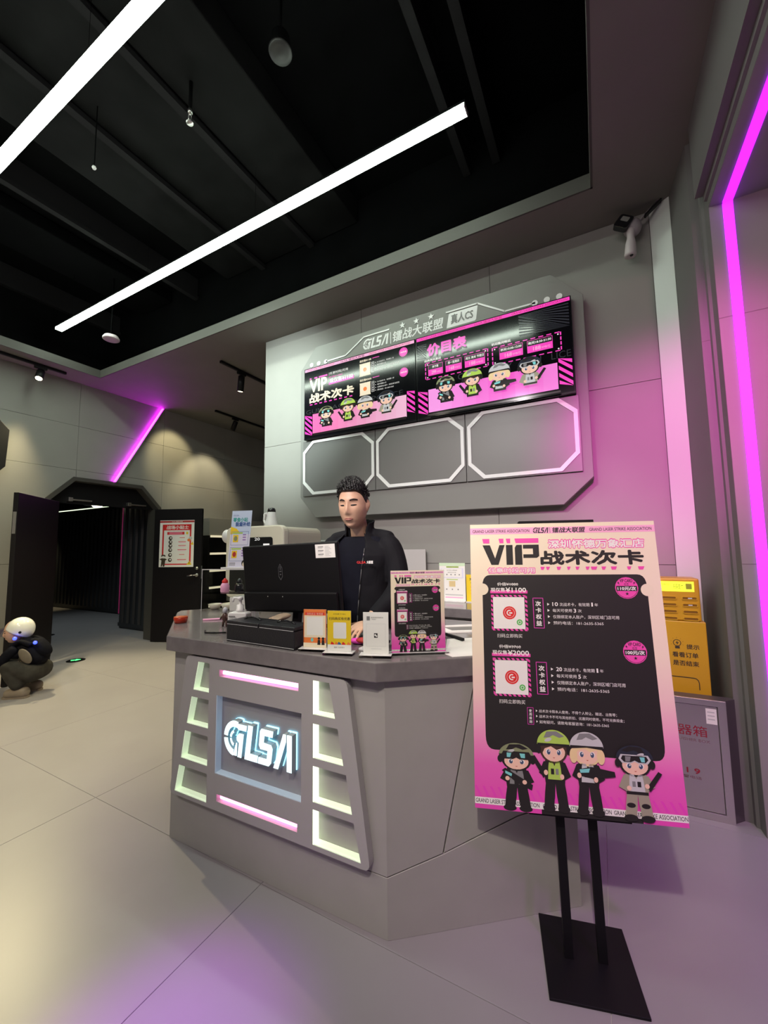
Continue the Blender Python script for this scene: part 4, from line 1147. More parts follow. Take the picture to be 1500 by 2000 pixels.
stand('small yellow acrylic sign stand, second from the leather box', (-0.961, 1.311, 0), (-0.870, 1.340, 0), 1.107, art=art2)
stand('small plain white acrylic sign stand before the pink one', (-0.814, 1.339, 0), (-0.722, 1.373, 0), 1.106, art=art3)

# ------------------------------------------------ VIP poster artwork (shared by the big board and the small stand)
def vip_art(cv, c, big=True):
    cv.rect(0, 0.015, 1, 0.040, c['lpink'], 1)
    cv.text('GRAND LASER STRIKE ASSOCIATION', 0.014, 0.022, 0.337, 0.034, c['black'], 2, bold=0.01)
    cv.text('GRAND LASER STRIKE ASSOCIATION', 0.663, 0.022, 0.984, 0.034, c['black'], 2, bold=0.01)
    logo(cv, 0.356, 0.017, 0.444, 0.038, c['black'], 2, shear=0.15)
    cv.rect(0.450, 0.017, 0.452, 0.038, c['black'], 2)
    cv.text('镭战大联盟', 0.464, 0.017, 0.640, 0.038, c['black'], 2, bold=0.03, shear=0.15)
    for a, b_ in ((0.069, 0.110), (0.162, 0.190), (0.203, 0.228), (0.252, 0.385)):
        cv.poly([(a, 0.058), (b_, 0.058), (b_, 0.076), (a + 0.006, 0.076)], c['pink'], 2)
    # V
    cv.poly([(0.070, 0.083), (0.112, 0.083), (0.140, 0.135), (0.166, 0.083), (0.196, 0.083), (0.158, 0.160), (0.118, 0.160)], c['black'], 2)
    cv.poly([(0.203, 0.083), (0.240, 0.083), (0.240, 0.160), (0.203, 0.160)], c['black'], 2)
    cv.poly([(0.252, 0.094), (0.262, 0.083), (0.292, 0.083), (0.292, 0.160), (0.252, 0.160)], c['black'], 2)
    cv.poly([(0.298, 0.083), (0.385, 0.083), (0.385, 0.127), (0.372, 0.134), (0.298, 0.134), (0.298, 0.120), (0.352, 0.120), (0.352, 0.098), (0.298, 0.098)], c['black'], 2)
    cv.text('深圳怀德万象汇店', 0.433, 0.062, 0.942, 0.101, c['pink'], 2, bold=0.10)
    cv.text('深圳怀德万象汇店', 0.437, 0.066, 0.938, 0.098, c['white'], 3, bold=0.035)
    cv.text('战术次卡', 0.390, 0.107, 0.930, 0.162, c['black'], 2, bold=0.06)
    for a, b_ in ((0.388, 0.412), (0.418, 0.440), (0.475, 0.500), (0.530, 0.550), (0.575, 0.597), (0.628, 0.650), (0.655, 0.690), (0.710, 0.735), (0.758, 0.790), (0.840, 0.863), (0.895, 0.928)):
        cv.poly([(a, 0.168), (b_, 0.168), (b_ - 0.008, 0.180), (a + 0.004, 0.180)], c['pink'], 2)
    cv.text('任意时段可用', 0.093, 0.169, 0.360, 0.194, c['pink'], 2, bold=0.10)
    cv.text('任意时段可用', 0.098, 0.172, 0.356, 0.191, c['white'], 3, bold=0.02)
    body = rounded([(0.064, 0.199), (0.930, 0.197), (0.930, 0.812), (0.062, 0.812)], 0.045, 5)
    cv.poly(body, c['black'], 1.5)
    for u in (0.064, 0.930):
        cv.circ(u, 0.253, 0.033, c['cream'], 2)
    for dv, a, b_, n1, n2, rate in ((0.0, '价值¥1880', '现仅售¥1100', '10', '3', '110元/次'), (0.228, '价值¥3760', '现仅售¥2000', '20', '5', '100元/次')):
        cv.text(a, 0.147, 0.227 + dv, 0.262, 0.240 + dv, c['white'], 3)
        cv.rect(0.147, 0.2328 + dv, 0.262, 0.2342 + dv, c['white'], 3.5)
        cv.rect(0.107, 0.257 + dv, 0.311, 0.268 + dv, c['pink'], 2.5)
        cv.text(b_[:3], 0.110, 0.247 + dv, 0.188, 0.262 + dv, c['white'], 3, bold=0.02)
        cv.text(b_[3:], 0.192, 0.246 + dv, 0.304, 0.264 + dv, c['white'], 3, bold=0.03)
        # striped frame around a blank code card (the code itself is left out)
        q0, q1, w0, w1 = 0.110, 0.307, 0.274 + dv, 0.405 + dv
        n = 8
        for k in range(n):
            s0, s1 = q0 + (q1 - q0) * k / n, q0 + (q1 - q0) * (k + .55) / n
            cv.poly([(s0, w0), (s1, w0), (s1 + .008, w0 + .007), (s0 + .008, w0 + .007)], c['pink'], 2.5)
            cv.poly([(s0, w1 - .007), (s1, w1 - .007), (s1 + .008, w1), (s0 + .008, w1)], c['pink'], 2.5)
            t0, t1 = w0 + (w1 - w0) * k / n, w0 + (w1 - w0) * (k + .55) / n
            cv.poly([(q0, t0), (q0 + .010, t0 + .005), (q0 + .010, t1 + .005), (q0, t1)], c['pink'], 2.5)
            cv.poly([(q1 - .012, t0), (q1, t0 + .005), (q1, t1 + .005), (q1 - .012, t1)], c['pink'], 2.5)
        cv.rect(0.121, 0.282 + dv, 0.292, 0.398 + dv, c['white'], 3)
        cv.circ(0.209, 0.340 + dv, 0.036, c['red'], 4)
        cv.ring(0.209, 0.340 + dv, 0.026, 0.0275, c['white'], 5)
        cv.ring(0.209, 0.340 + dv, 0.010, 0.016, c['white'], 5, 60, 300)
        cv.rect(0.207, 0.338 + dv, 0.224, 0.343 + dv, c['white'], 5)
        cv.circ(0.262, 0.374 + dv, 0.016, c['green'], 4)
        cv.ring(0.262, 0.374 + dv, 0.006, 0.009, c['white'], 5)
        cv.text('扫码立即购买', 0.138, 0.416 + dv, 0.273, 0.430 + dv, c['white'], 3)
        cv.frame(0.337, 0.284 + dv, 0.393, 0.394 + dv, 0.003, c['magenta'], 2.5)
        for k, ch in enumerate('次卡权益'):
            cv.text(ch, 0.350, 0.296 + dv + k * 0.0235, 0.380, 0.3145 + dv + k * 0.0235, c['white'], 3, bold=0.03)
        for k in range(4):
            v = 0.307 + dv + k * 0.0222
            cv.poly([(0.413, v - .005), (0.425, v), (0.413, v + .005)], c['white'], 3)
        v = 0.307 + dv
        cv.text(n1, 0.440, v - .0075, 0.470, v + .0065, c['white'], 3, bold=0.03)
        cv.text('次战术卡，有效期', 0.478, v - .006, 0.632, v + .007, c['white'], 3)
        cv.text('1', 0.642, v - .0075, 0.650, v + .0065, c['white'], 3, bold=0.03)
        cv.text('年', 0.658, v - .005, 0.676, v + .006, c['white'], 3)
        v += 0.0222
        cv.text('每天可使用', 0.440, v - .006, 0.540, v + .006, c['white'], 3)
        cv.text(n2, 0.549, v - .007, 0.562, v + .007, c['white'], 3, bold=0.03)
        cv.text('次', 0.571, v - .005, 0.590, v + .006, c['white'], 3)
        v += 0.0222
        cv.text('仅限绑定本人账户，深圳区域门店可用', 0.440, v - .006, 0.776, v + .007, c['white'], 3)
        v += 0.0222
        cv.text('预约电话：181-2635-5365', 0.440, v - .006, 0.696, v + .006, c['white'], 3)
        cu, cvv = (0.828, 0.246) if dv == 0 else (0.838, 0.468)
        cv.circ(cu, cvv, 0.058, c['pink'], 3)
        cv.ring(cu, cvv, 0.052, 0.054, c['black'], 4, 200, 340)
        cv.text('VIP CARD', cu - .032, cvv - .032, cu + .032, cvv - .020, c['black'], 4, bold=0.02)
        cv.text('低至', cu - .012, cvv - .017, cu + .012, cvv - .008, c['black'], 4)
        cv.rect(cu - .052, cvv - .007, cu + .052, cvv + .011, c['black'], 4)
        cv.text(rate, cu - .046, cvv - .005, cu + .046, cvv + .009, c['white'], 5, bold=0.04)
        pts = []
        for k in range(10):
            rr = 0.010 if k % 2 == 0 else 0.004
            pts.append((cu + rr * math.sin(R(36 * k)), cvv + .021 - rr * cv.asp * math.cos(R(36 * k))))
        cv.poly(pts, c['black'], 4)
        for sx in (-1, 1):
            cv.poly([(cu + sx * .042, cvv - .024), (cu + sx * .034, cvv - .016), (cu + sx * .039, cvv - .016), (cu + sx * .034, cvv - .010), (cu + sx * .046, cvv - .019), (cu + sx * .041, cvv - .019)], c['black'], 4)
    cv.frame(0.281, 0.667, 0.313, 0.723, 0.002, c['magenta'], 2.5)
    for k, ch in enumerate('使用规则'):
        cv.text(ch, 0.290, 0.673 + k * 0.012, 0.304, 0.6825 + k * 0.012, c['white'], 3, bold=0.02)
    for k, (s_, e_) in enumerate((('战术次卡限本人使用，不得个人转让、赠送、出售等；', 0.722), ('战术次卡不可与其他折扣、优惠同时使用，不可兑换现金；', 0.755), ('如有疑问，请致电客服咨询：181-2635-5365', 0.680))):
        v = 0.677 + k * 0.0175
        cv.poly([(0.325, v - .004), (0.333, v), (0.325, v + .004)], c['white'], 3)
        cv.text(s_, 0.341, v - .005, e_, v + .006, c['white'], 3)
    for k in range(26):
        a = k / 26
        cv.poly([(a, .93), (a + .012, .93), (a + .036, .962), (a + .024, .962)], c['magenta'], 1.2)
    cv.rect(0, 0.965, 1, 0.986, c['white'], 1.4)
    for k in range(3):
        cv.text('GRAND LASER STRIKE ASSOCIATION', 0.004 + k * 0.333, 0.969, 0.32 + k * 0.339, 0.982, c['black'], 2, bold=0.01)
    cv.rect(0.33, 0.986, 0.80, 1.0, c['black'], 1.6)
    squad(cv, [(0.130, 0.785, 0.300, 1.0), (0.325, 0.734, 0.480, 0.992), (0.485, 0.734, 0.640, 0.992), (0.700, 0.766, 0.865, 0.995)], c, 4)

def grad_mat(name):
    m = bpy.data.materials.new(name)
    m.use_nodes = True
    nt = m.node_tree
    b = nt.nodes['Principled BSDF']
    b.inputs['Roughness'].default_value = 0.5
    tc = nt.nodes.new('ShaderNodeTexCoord'); sp = nt.nodes.new('ShaderNodeSeparateXYZ'); cr = nt.nodes.new('ShaderNodeValToRGB')
    nt.links.new(tc.outputs['Generated'], sp.inputs[0]); nt.links.new(sp.outputs['Z'], cr.inputs['Fac']); nt.links.new(cr.outputs['Color'], b.inputs['Base Color'])
    els = cr.color_ramp.elements
    els[0].position, els[0].color = 0.0, (0.80, 0.07, 0.46, 1)
    els[1].position, els[1].color = 1.0, (0.88, 0.76, 0.58, 1)
    for p, c_ in ((0.14, (0.82, 0.12, 0.48, 1)), (0.26, (0.86, 0.34, 0.54, 1)), (0.38, (0.87, 0.60, 0.56, 1)), (0.52, (0.88, 0.74, 0.57, 1))):
        e_ = els.new(p); e_.color = c_
    return m
GRAD = grad_mat('print_pink_gradient')
stand('tall pink and white acrylic sign stand with four cartoon soldiers', (-0.720, 1.393, 0), (-0.543, 1.504, 0), 1.262, base_d=.006, art=lambda cv: vip_art(cv, D, False), body=GRAD)

# papers, pen tray and bits on the right wing
t = thing('paper_sheet', 'white paper sheet on the worktop right of the pink sign stand', 'paper', (-0.47, 1.62, TZ))
MB().prism([(-0.545, 1.50), (-0.505, 1.47), (-0.33, 1.61), (-0.50, 1.83), (-0.62, 1.74)], TZ + .0004, TZ + .0016, D['white']).build('sheet', t)
tag(MB().prism([(-0.655, 1.80), (-0.545, 1.72), (-0.538, 1.735), (-0.648, 1.812)], TZ + .0022, TZ + .014, BLACK).build('marker_pen', bevel=0.002), 'black marker lying across the white paper sheet', 'pen')
t = thing('clear_folder', 'white framed plastic folder at the far end of the worktop', 'folder', (-0.55, 2.0, TZ))
mb = MB(); plate(mb, [(-0.78, 1.97), (-0.66, 1.86), (-0.36, 2.05), (-0.47, 2.19)], [[(-0.73, 1.97), (-0.65, 1.90), (-0.41, 2.05), (-0.47, 2.14)]], TZ + .0005, TZ + .007, D['white'], Matrix.Identity(4)); mb.build('frame', t)
MB().prism([(-0.73, 1.97), (-0.65, 1.90), (-0.41, 2.05), (-0.47, 2.14)], TZ + .0006, TZ + .003, GRAYM).build('pocket', t)
tag(MB().box(-0.875, -0.835, 1.40, 1.55, TZ, TZ + 0.012, WHITEP).build('card_reader', bevel=0.004), 'white card reader lying between the yellow and plain white stands', 'card reader')
t = thing('cloth_pile', 'pink and grey fabric pile behind the yellow sign stand', 'cloth', (-0.89, 1.50, TZ))
for k, (x, y, m_) in enumerate(((-0.94, 1.50, D['magenta']), (-0.87, 1.53, GRAYD), (-0.90, 1.49, D['dred']), (-0.82, 1.50, BLACKL))):
    MB().ell((x, y, TZ + 0.012 + 0.004 * k), (0.04, 0.025, 0.012), m_, 14, 8).build('fold', t)

# left wing things: red tub, stick, acrylic case, bottles, bowls
t = thing('red_tub', 'small red jelly tub at the left end of the worktop', 'tub', (-2.13, 1.50, TZ))
MB().lathe([(0.026, 0), (0.033, 0.003), (0.038, 0.030), (0.034, 0.032)], mat('red_jelly', (.45, .03, .01), .15), Matrix.Translation((-2.13, 1.50, TZ)), 20).build('cup', t)
MB().lathe([(0.036, 0.0), (0.036, 0.003)], mat('red_lid', (.6, .10, .02), .3), Matrix.Translation((-2.13, 1.50, TZ + .032)), 20).build('lid', t)
tag(MB().tube((-2.07, 1.60, TZ + .004), (-1.93, 1.72, TZ + .006), .006, D['lpink'], n=8).build('pink_stick'), 'pale pink stick lying behind the red tub', 'stick')
tag(MB().path([(-1.78, 1.39, TZ + .005), (-1.74, 1.36, TZ + .005), (-1.68, 1.375, TZ + .006), (-1.64, 1.40, TZ + .006)], 0.004, BLACK).build('tangled_cord'), 'short black cord lying left of the sanitizer bottle', 'cord')
t = thing('toy_figure', 'small brown toy figure standing left of the sanitizer bottle', 'toy', (-1.79, 1.52, TZ))
bz = mat('toy_brown', (.07, .03, .025), .35)
MB().ell((-1.79, 1.52, TZ + .05), (.017, .015, .026), bz, 12, 8).build('torso', t)
MB().ell((-1.79, 1.52, TZ + .088), (.014, .014, .016), mat('toy_clear', (.55, .55, .6), .2), 12, 8).build('head', t)
for s_ in (-1, 1):
    MB().tube((-1.79 + .009 * s_, 1.52, TZ + .035), (-1.79 + .016 * s_, 1.52, TZ + .002), .006, bz).build('leg', t)
    MB().tube((-1.79 + .013 * s_, 1.52, TZ + .062), (-1.79 + .03 * s_, 1.515, TZ + .04), .005, bz).build('arm', t)
t = thing('acrylic_case', 'clear acrylic display case on the left wing of the worktop', 'display case', (-2.24, 1.95, TZ))
ca, cb2 = Vector((-2.415, 1.850, 0)), Vector((-2.075, 1.955, 0))
MK = frame((ca.x, ca.y, TZ), cb2 - ca)
Wk, Hk, Dk = (cb2 - ca).length, 0.277, 0.17
for nm, bx in (('front_pane', (0, Wk, 0, Hk, -0.003, 0)), ('back_pane', (0, Wk, 0, Hk, -Dk, -Dk + .003)), ('side_pane', (0, .003, 0, Hk, -Dk + .003, -.003)), ('side_pane', (Wk - .003, Wk, 0, Hk, -Dk + .003, -.003)), ('top_pane', (0, Wk, Hk, Hk + .004, -Dk, 0)), ('inner_shelf', (0.003, Wk - .003, .115, .118, -Dk + .003, -.003))):
    MB().box(*bx, ACR, MK).build(nm, t)
ed = MB()
for x in (0, Wk - .003):
    ed.box(x, x + .003, 0, Hk, -.0005, .0015, ACRB, MK)
ed.box(0, Wk, Hk - .001, Hk + .005, -.0005, .0015, ACRB, MK)
ed.build('bright_edge', t, weld=False)
def bottle(label, s, d, z, col):
    p = MK @ Vector((s, 0, -d))
    t = thing('sport_bottle', label, 'bottle', (p.x, p.y, TZ + z), 'sport bottles in the case')
    M = Matrix.Translation((p.x, p.y, TZ + z))
    MB().lathe([(.026, 0), (.030, .006), (.030, .045), (.022, .060), (.018, .064)], col, M, 18).build('body', t)
    MB().lathe([(.019, .064), (.020, .068), (.020, .080), (.010, .088), (.006, .096)], BLACKG if col is not D['lpink'] else D['red'], M, 18).build('cap', t)
bottle('pink bottle with a red cap inside the acrylic case', 0.125, .08, .118, D['lpink'])
bottle('black bottle inside the acrylic case', 0.235, .08, .118, BLACKG)
def bowl(label, s, d):
    p = MK @ Vector((s, 0, -d))
    t = tag(MB().lathe([(.02, 0), (.032, .008), (.046, .036), (.044, .037), (.030, .011), (.002, .006)], CREAM, Matrix.Translation((p.x, p.y, TZ)), 24).build('bowl'), label, 'bowl', 'cream bowls in the case')
bowl('cream bowl in the left corner of the acrylic case', .052, .08)
bowl('cream bowl beside it, right of the first one in the case', .15, .08)
tag(MB().box(.20, .32, 0.0, .09, -.15, -.02, D['white'], MK).build('white_carton', bevel=.002), 'white carton at the right inside the acrylic case', 'box')
# tall blue-white card standing on the case
t = thing('menu_card', 'tall pale blue snack card standing on the acrylic case', 'sign stand', (-2.20, 1.93, TZ + Hk + .004))
KZ = TZ + Hk + .004
ma = Vector((-2.262, 1.93, KZ)); 
MQ = frame(ma, (0.163, 0.050, 0), v=(0.030, 0.010, 0.40))
MB().box(-0.035, 0.205, 0, .012, -.02, .025, ACRB, frame(ma, (0.163, .05, 0))).build('base', t, bevel=.002)
MB().box(0, 0.15, .012, 0.40, -.002, 0, D['lblue'], MQ).build('card', t)
cv = Canvas(MQ @ Vector((0, .40, .0003)), MQ.to_3x3() @ Vector((.15, 0, 0)), MQ.to_3x3() @ Vector((0, -.388, 0)), MQ.to_3x3() @ Vector((0, 0, 1)), .0004)
cv.rect(.0, .42, 1, 1, mat('print_lavender', (.72, .70, .85), .5), .5)
cv.text('GLSA', .08, .07, .36, .095, D['blue'], 1); cv.text('零食小站', .08, .12, .82, .20, D['teal'], 1, bold=.04); cv.text('能量补给', .22, .20, .96, .28, D['blue'], 1, bold=.04)
cv.poly([(0, .28), (.3, .32), (.45, .38), (0, .42)], D['yellow'], .8)
for v0, m_ in ((.37, D['olive']), (.65, D['dred'])):
    cv.frame(.06, v0, .92, v0 + .245, .014, D['blue'], 1)
    cv.rect(.12, v0 + .015, .62, v0 + .04, D['lime'], 2)
    cv.rect(.16, v0 + .06, .42, v0 + .19, D['yellow'], 2); cv.ell(.29, v0 + .125, .09, .045, m_, 3)
    for k in range(3):
        cv.rect(.64, v0 + .05 + k * .045, .80, v0 + .07 + k * .045, D['purple'], 2)
for k in range(3):
    cv.rect(.08, .92 + k * .02, .38, .93 + k * .02, D['grey'], 2)
cv.ell(.82, .93, .13, .06, D['black'], 2); cv.ell(.82, .95, .08, .04, D['cream'], 3)
cv.build('print', t)

# ================================================================== BACK COUNTER AND MACHINES
t = thing('back_counter', 'long grey back counter along the feature wall', 'counter', (-1.5, 2.82, 0))
MB().box(-2.95, 0.02, 2.60, 3.085, 0.0, 0.885, COUNT).build('body', t)
for k in range(5):
    x = -2.95 + k * .594
    d_ = MB().box(x + .003, x + .591, 2.583, 2.60, .08, .87, COUNT2).build('door', t, bevel=.002)
    MB().box(x + .25, x + .35, 2.570, 2.583, .80, .81, METAL).build('handle', d_)
tag(MB().box(-2.97, 0.04, 2.565, 3.086, .889, .947, SLAB).build('back_worktop', bevel=.003), 'polished taupe back worktop against the feature wall', 'worktop')
BZ = .947
t = thing('vending_machine', 'cream rounded drinks machine with a dark screen behind the monitor', 'machine', (-2.5, 2.55, BZ))
CS_ = mat('cream_side', (.62, .56, .47), .35)
fx = frame((-2.86, 2.42, BZ), (1, 0, 0))
MB().prism(rounded([(0, 0), (0.66, 0), (0.66, 0.60), (0, 0.60)], 0.07, 6), -0.06, 0, CREAM, fx).build('front_shell', t, bevel=.012)
MB().prism(rounded([(0.01, 0), (0.652, 0), (0.652, 0.59), (0.01, 0.59)], 0.07, 6), -0.50, -0.064, CS_, fx).build('body', t, bevel=.012)
MB().prism(rounded([(0.06, 0.06), (0.545, 0.06), (0.545, 0.505), (0.06, 0.505)], .025), 0.0005, 0.006, BLACKG, fx).build('screen', t)
cv = Canvas((-2.80, 2.413, BZ + .505), (.485, 0, 0), (0, 0, -.445), (0, -1, 0), .0008)
cv.ring(.62, .35, .13, .14, E['magenta'], 1, 0, 180); cv.ring(.62, .35, .10, .104, E['purple'], 1, 0, 180)
cv.rect(.80, .12, .94, .18, E['white'], 1); cv.rect(.80, .20, .94, .24, E['lblue'], 1); cv.rect(.80, .27, .94, .31, E['white'], 1)
cv.text('20', .60, .01, .72, .06, E['white'], 1)
cv.build('screen_picture', t)
MB().ell((-2.88, 2.45, 1.47), (.05, .04, .06), WHITEP, 14, 10).build('side_handle', t)
# steam jug on top
t = thing('coffee_jug', 'white jug with a black cap standing on the cream machine', 'jug', (-2.51, 2.62, BZ + .60))
M = Matrix.Translation((-2.505, 2.60, BZ + .60))
MB().lathe([(.058, 0), (.060, .01), (.050, .035), (.040, .09), (.036, .125), (.030, .13)], WHITEP, M).build('body', t)
MB().lathe([(.035, .128), (.035, .145), (.028, .162), (.020, .165)], BLACKG, M).build('cap', t)
MB().path([(-2.54, 2.60, BZ + .72), (-2.585, 2.60, BZ + .715), (-2.592, 2.60, BZ + .66), (-2.575, 2.60, BZ + .632), (-2.55, 2.60, BZ + .632)], .011, WHITEP).build('handle', t)
t = thing('thermostat', 'small white wall thermostat with a dark display left of the attendant', 'thermostat', (-2.30, YT - .01, 1.37))
MB().box(-2.352, -2.265, 1.365, 1.432, .0005, .014, WHITEP, frame((0, YT, 0), (1, 0, 0))).build('case', t, bevel=.002)
MB().box(-2.335, -2.283, 1.378, 1.419, .014, .015, mat('lcd_dark', (.06, .08, .07), .2), frame((0, YT, 0), (1, 0, 0))).build('display', t)
# white panel right of the attendant
t = thing('folded_board', 'thin cream edged board leaning on the feature wall right of the attendant', 'board', (-1.45, 3.03, BZ))
MB().box(-1.52, -1.507, 3.04, 3.06, BZ, 1.345, CREAM).box(-1.507, -1.25, 3.045, 3.055, BZ, 1.335, mat('pale_board', (.5, .47, .47), .4)).build('sheet', t, weld=False)

def standee(label, x0, x1, z1, y, m, art):
    t = thing('table_sign', label, 'sign stand', ((x0 + x1) / 2, y, BZ), 'signs on the back counter')
    MB().box(x0, x1, y - .03, y + .03, BZ, BZ + .006, ACRB).build('base', t)
    MB().box(x0, x1, y - .002, y + .002, BZ + .006, z1, m).build('card', t)
    cv = Canvas((x0, y - .0022, z1), (x1 - x0, 0, 0), (0, 0, -(z1 - BZ - .006)), (0, -1, 0), .0004)
    art(cv)
    cv.build('print', t)
def sa(cv):
    cv.rect(0, 0, 1, .08, mat('print_mint', (.62, .78, .55), .5), 1); cv.rect(.28, .09, .76, .125, D['lime'], 1); cv.text('扫码绑定开始游戏', .29, .093, .75, .12, D['ink'], 2)
    cv.rect(.06, .14, .94, .40, mat('print_lavender', (.72, .70, .85), .5), 1); cv.rect(.09, .15, .88, .38, D['white'], 2)
    cv.text('加入队伍 领取装备', .30, .18, .70, .205, D['ink'], 3); cv.text('随时开战', .34, .24, .66, .262, D['ink'], 3)
    for k in range(4):
        cv.circ(.30 + k * .16, .31, .025, D['grey'], 3)
    cv.rect(.28, .43, .72, .45, D['lime'], 2); cv.rect(.06, .46, .94, .97, D['white'], 1.5); cv.rect(.38, .48, .62, .63, mat('print_sand', (.72, .55, .28), .5), 2)
    for k in range(3):
        cv.circ(.28 + k * .22, .70, .025, D['grey'], 3)
    for k in range(2):
        cv.rect(.22, .83 + k * .07, .90, .86 + k * .07, D['lpink'] if k else D['lgrey'], 2)
def sb(cv):
    cv.text('充电宝', .15, .12, .85, .22, D['ink'], 1, bold=.02); cv.text('扫码借用', .2, .27, .8, .34, D['ink'], 1)
    for k in range(3):
        cv.rect(.2, .45 + k * .12, .7, .48 + k * .12, D['orange'], 1)
standee('white and mint game sign on the back counter beside the yellow one', -1.080, -0.880, 1.231, 2.90, D['white'], sa)
standee('small yellow charging sign on the back counter', -0.876, -0.72, 1.147, 2.91, D['yellow'], sb)

# ================================================================== YELLOW POWER BANK CABINET
t = thing('power_bank_cabinet', 'yellow power bank rental cabinet behind the big poster', 'cabinet', (.33, 2.82, 0))
MP = frame((0, 2.75, 0), (1, 0, 0))
MB().box(.14, .470, 0.93, 1.160, -.16, 0, YEL, MP).build('upper_body', t, bevel=.008)
MB().box(.13, .484, .0, .928, -.17, .008, YEL, MP).build('lower_body', t, bevel=.004)
MB().box(.20, .446, 1.088, 1.143, .0005, .002, LCDY, MP).build('screen', t)
cv = Canvas((.20, 2.7478, 1.143), (.246, 0, 0), (0, 0, -.055), (0, -1, 0), .0004)
cv.text('充电 归还', .42, .2, .55, .4, D['ink'], 1); cv.text('扫码支付', .62, .25, .80, .75, D['ink'], 1); cv.rect(.85, .2, .96, .75, mat('print_olive2', (.35, .4, .03), .5), 1)
cv.build('screen_print', t)
for c_ in range(3):
    for r_ in range(4):
        x = .20 + c_ * .093 + .001; z = 1.052 - r_ * .037
        s_ = MB()
        plate(s_, rounded([(x, z - .010), (x + .070, z - .010), (x + .070, z + .010), (x, z + .010)], .009, 4), [rounded([(x + .004, z - .006), (x + .066, z - .006), (x + .066, z + .006), (x + .004, z + .006)], .005, 4)], .0003, .005, YEL, MP)
        so = s_.build('slot', t)
        MB().prism(rounded([(x + .004, z - .006), (x + .066, z - .006), (x + .066, z + .006), (x + .004, z + .006)], .005, 4), .0002, .0012, mat('slot_dark', (.25, .12, .01), .4), MP).build('recess', so)
        if c_ == 2 and r_ < 2:
            MB().box(x + .028, x + .046, z - .002, z + .003, .0014, .003, WHITE, MP).build('indicator', so)
cv = Canvas((.13, 2.7415, .93), (.354, 0, 0), (0, 0, -.40), (0, -1, 0), .0004)
INK = D['ink']
cv.text('小乐', .35, .30, .48, .36, INK, 1)
cv.text('提示', .735, .31, .895, .375, INK, 1, bold=.02)
cv.circ(.62, .30, .052, INK, 1); cv.circ(.62, .30, .042, YEL, 1.5)
cv.rect(.59, .345, .65, .375, INK, 2); cv.poly([(.63, .265), (.60, .305), (.62, .305), (.61, .335), (.645, .292), (.622, .292)], INK, 2)
for k in range(7):
    a = R(-20 + k * 36.7)
    cv.poly([(.62 + .066 * math.cos(a), .30 - .066 * cv.asp * math.sin(a)), (.62 + .085 * math.cos(a + .03), .30 - .085 * cv.asp * math.sin(a + .03)), (.62 + .085 * math.cos(a - .03), .30 - .085 * cv.asp * math.sin(a - .03))], INK, 1)
cv.text('看看订单', .55, .42, .875, .49, INK, 1, bold=.02)
cv.text('是否结束', .55, .53, .875, .60, INK, 1, bold=.02)
cv.frame(.44, .42, .50, .50, .008, INK, 1)
cv.poly([(.30, .745), (.80, .745), (.83, .752), (.855, .775), (.865, .81), (.865, .90), (.853, .90), (.853, .81), (.845, .782), (.825, .763), (.80, .757), (.30, .757)], INK, 1)
cv.build('print', t)

# ================================================================== FIRE EXTINGUISHER BOX
t = thing('extinguisher_box', 'stainless steel fire extinguisher box on the floor by the right wall', 'box', (.32, 2.62, 0))
FX = frame((0.0, 2.583, 0), (1, 0.040, 0))
X0, X1, Z1 = .095, .509, .571
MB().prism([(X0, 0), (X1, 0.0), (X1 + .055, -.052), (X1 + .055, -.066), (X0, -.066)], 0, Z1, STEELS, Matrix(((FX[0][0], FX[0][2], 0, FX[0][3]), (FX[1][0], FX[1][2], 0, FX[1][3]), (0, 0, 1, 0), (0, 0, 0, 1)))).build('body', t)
mb = MB(); plate(mb, [(X0, 0), (X1, 0), (X1, Z1), (X0, Z1)], [[(X0 + .034, .034), (X1 - .034, .034), (X1 - .034, Z1 - .030), (X0 + .034, Z1 - .030)]], .0005, .012, STEELF, FX); mb.build('door_frame', t, bevel=.0015)
MB().box(X0 + .037, X1 - .037, .037, Z1 - .033, .0005, .007, STEEL, FX).build('door_panel', t)
cv = Canvas(FX @ Vector((X0, Z1, .0072)), FX.to_3x3() @ Vector((X1 - X0, 0, 0)), (0, 0, -Z1), (0, -1, 0), .0004)
RD = mat('print_crimson', (.30, .01, .03), .5)
cv.text('灭火器箱', .20, .235, .80, .325, RD, 1)
cv.text('FIRE EXTINGUISHER BOX', .20, .348, .82, .372, mat('print_dull', (.22, .12, .13), .5), 1)
cv.build('print', t)
cv = Canvas(FX @ Vector((X0, Z1, .0072)), FX.to_3x3() @ Vector((X1 - X0, 0, 0)), (0, 0, -Z1), (0, -1, 0), .0004)
cv.text('119', .47, .60, .70, .645, RD, 1, bold=.03, space=1.5)
cv.text('火警电话', .47, .665, .71, .690, MATS['print_dull'], 1)
cv.build('emergency_number', t)
cv = Canvas(FX @ Vector((X0, Z1, .0072)), FX.to_3x3() @ Vector((X1 - X0, 0, 0)), (0, 0, -Z1), (0, -1, 0), .0004)
cv.rect(.80, .075, .905, .205, D['white'], 1)
for k in range(3):
    cv.rect(.815, .10 + k * .03, .885, .11 + k * .03, D['lgrey'], 2)
cv.build('inspection_sticker', t)

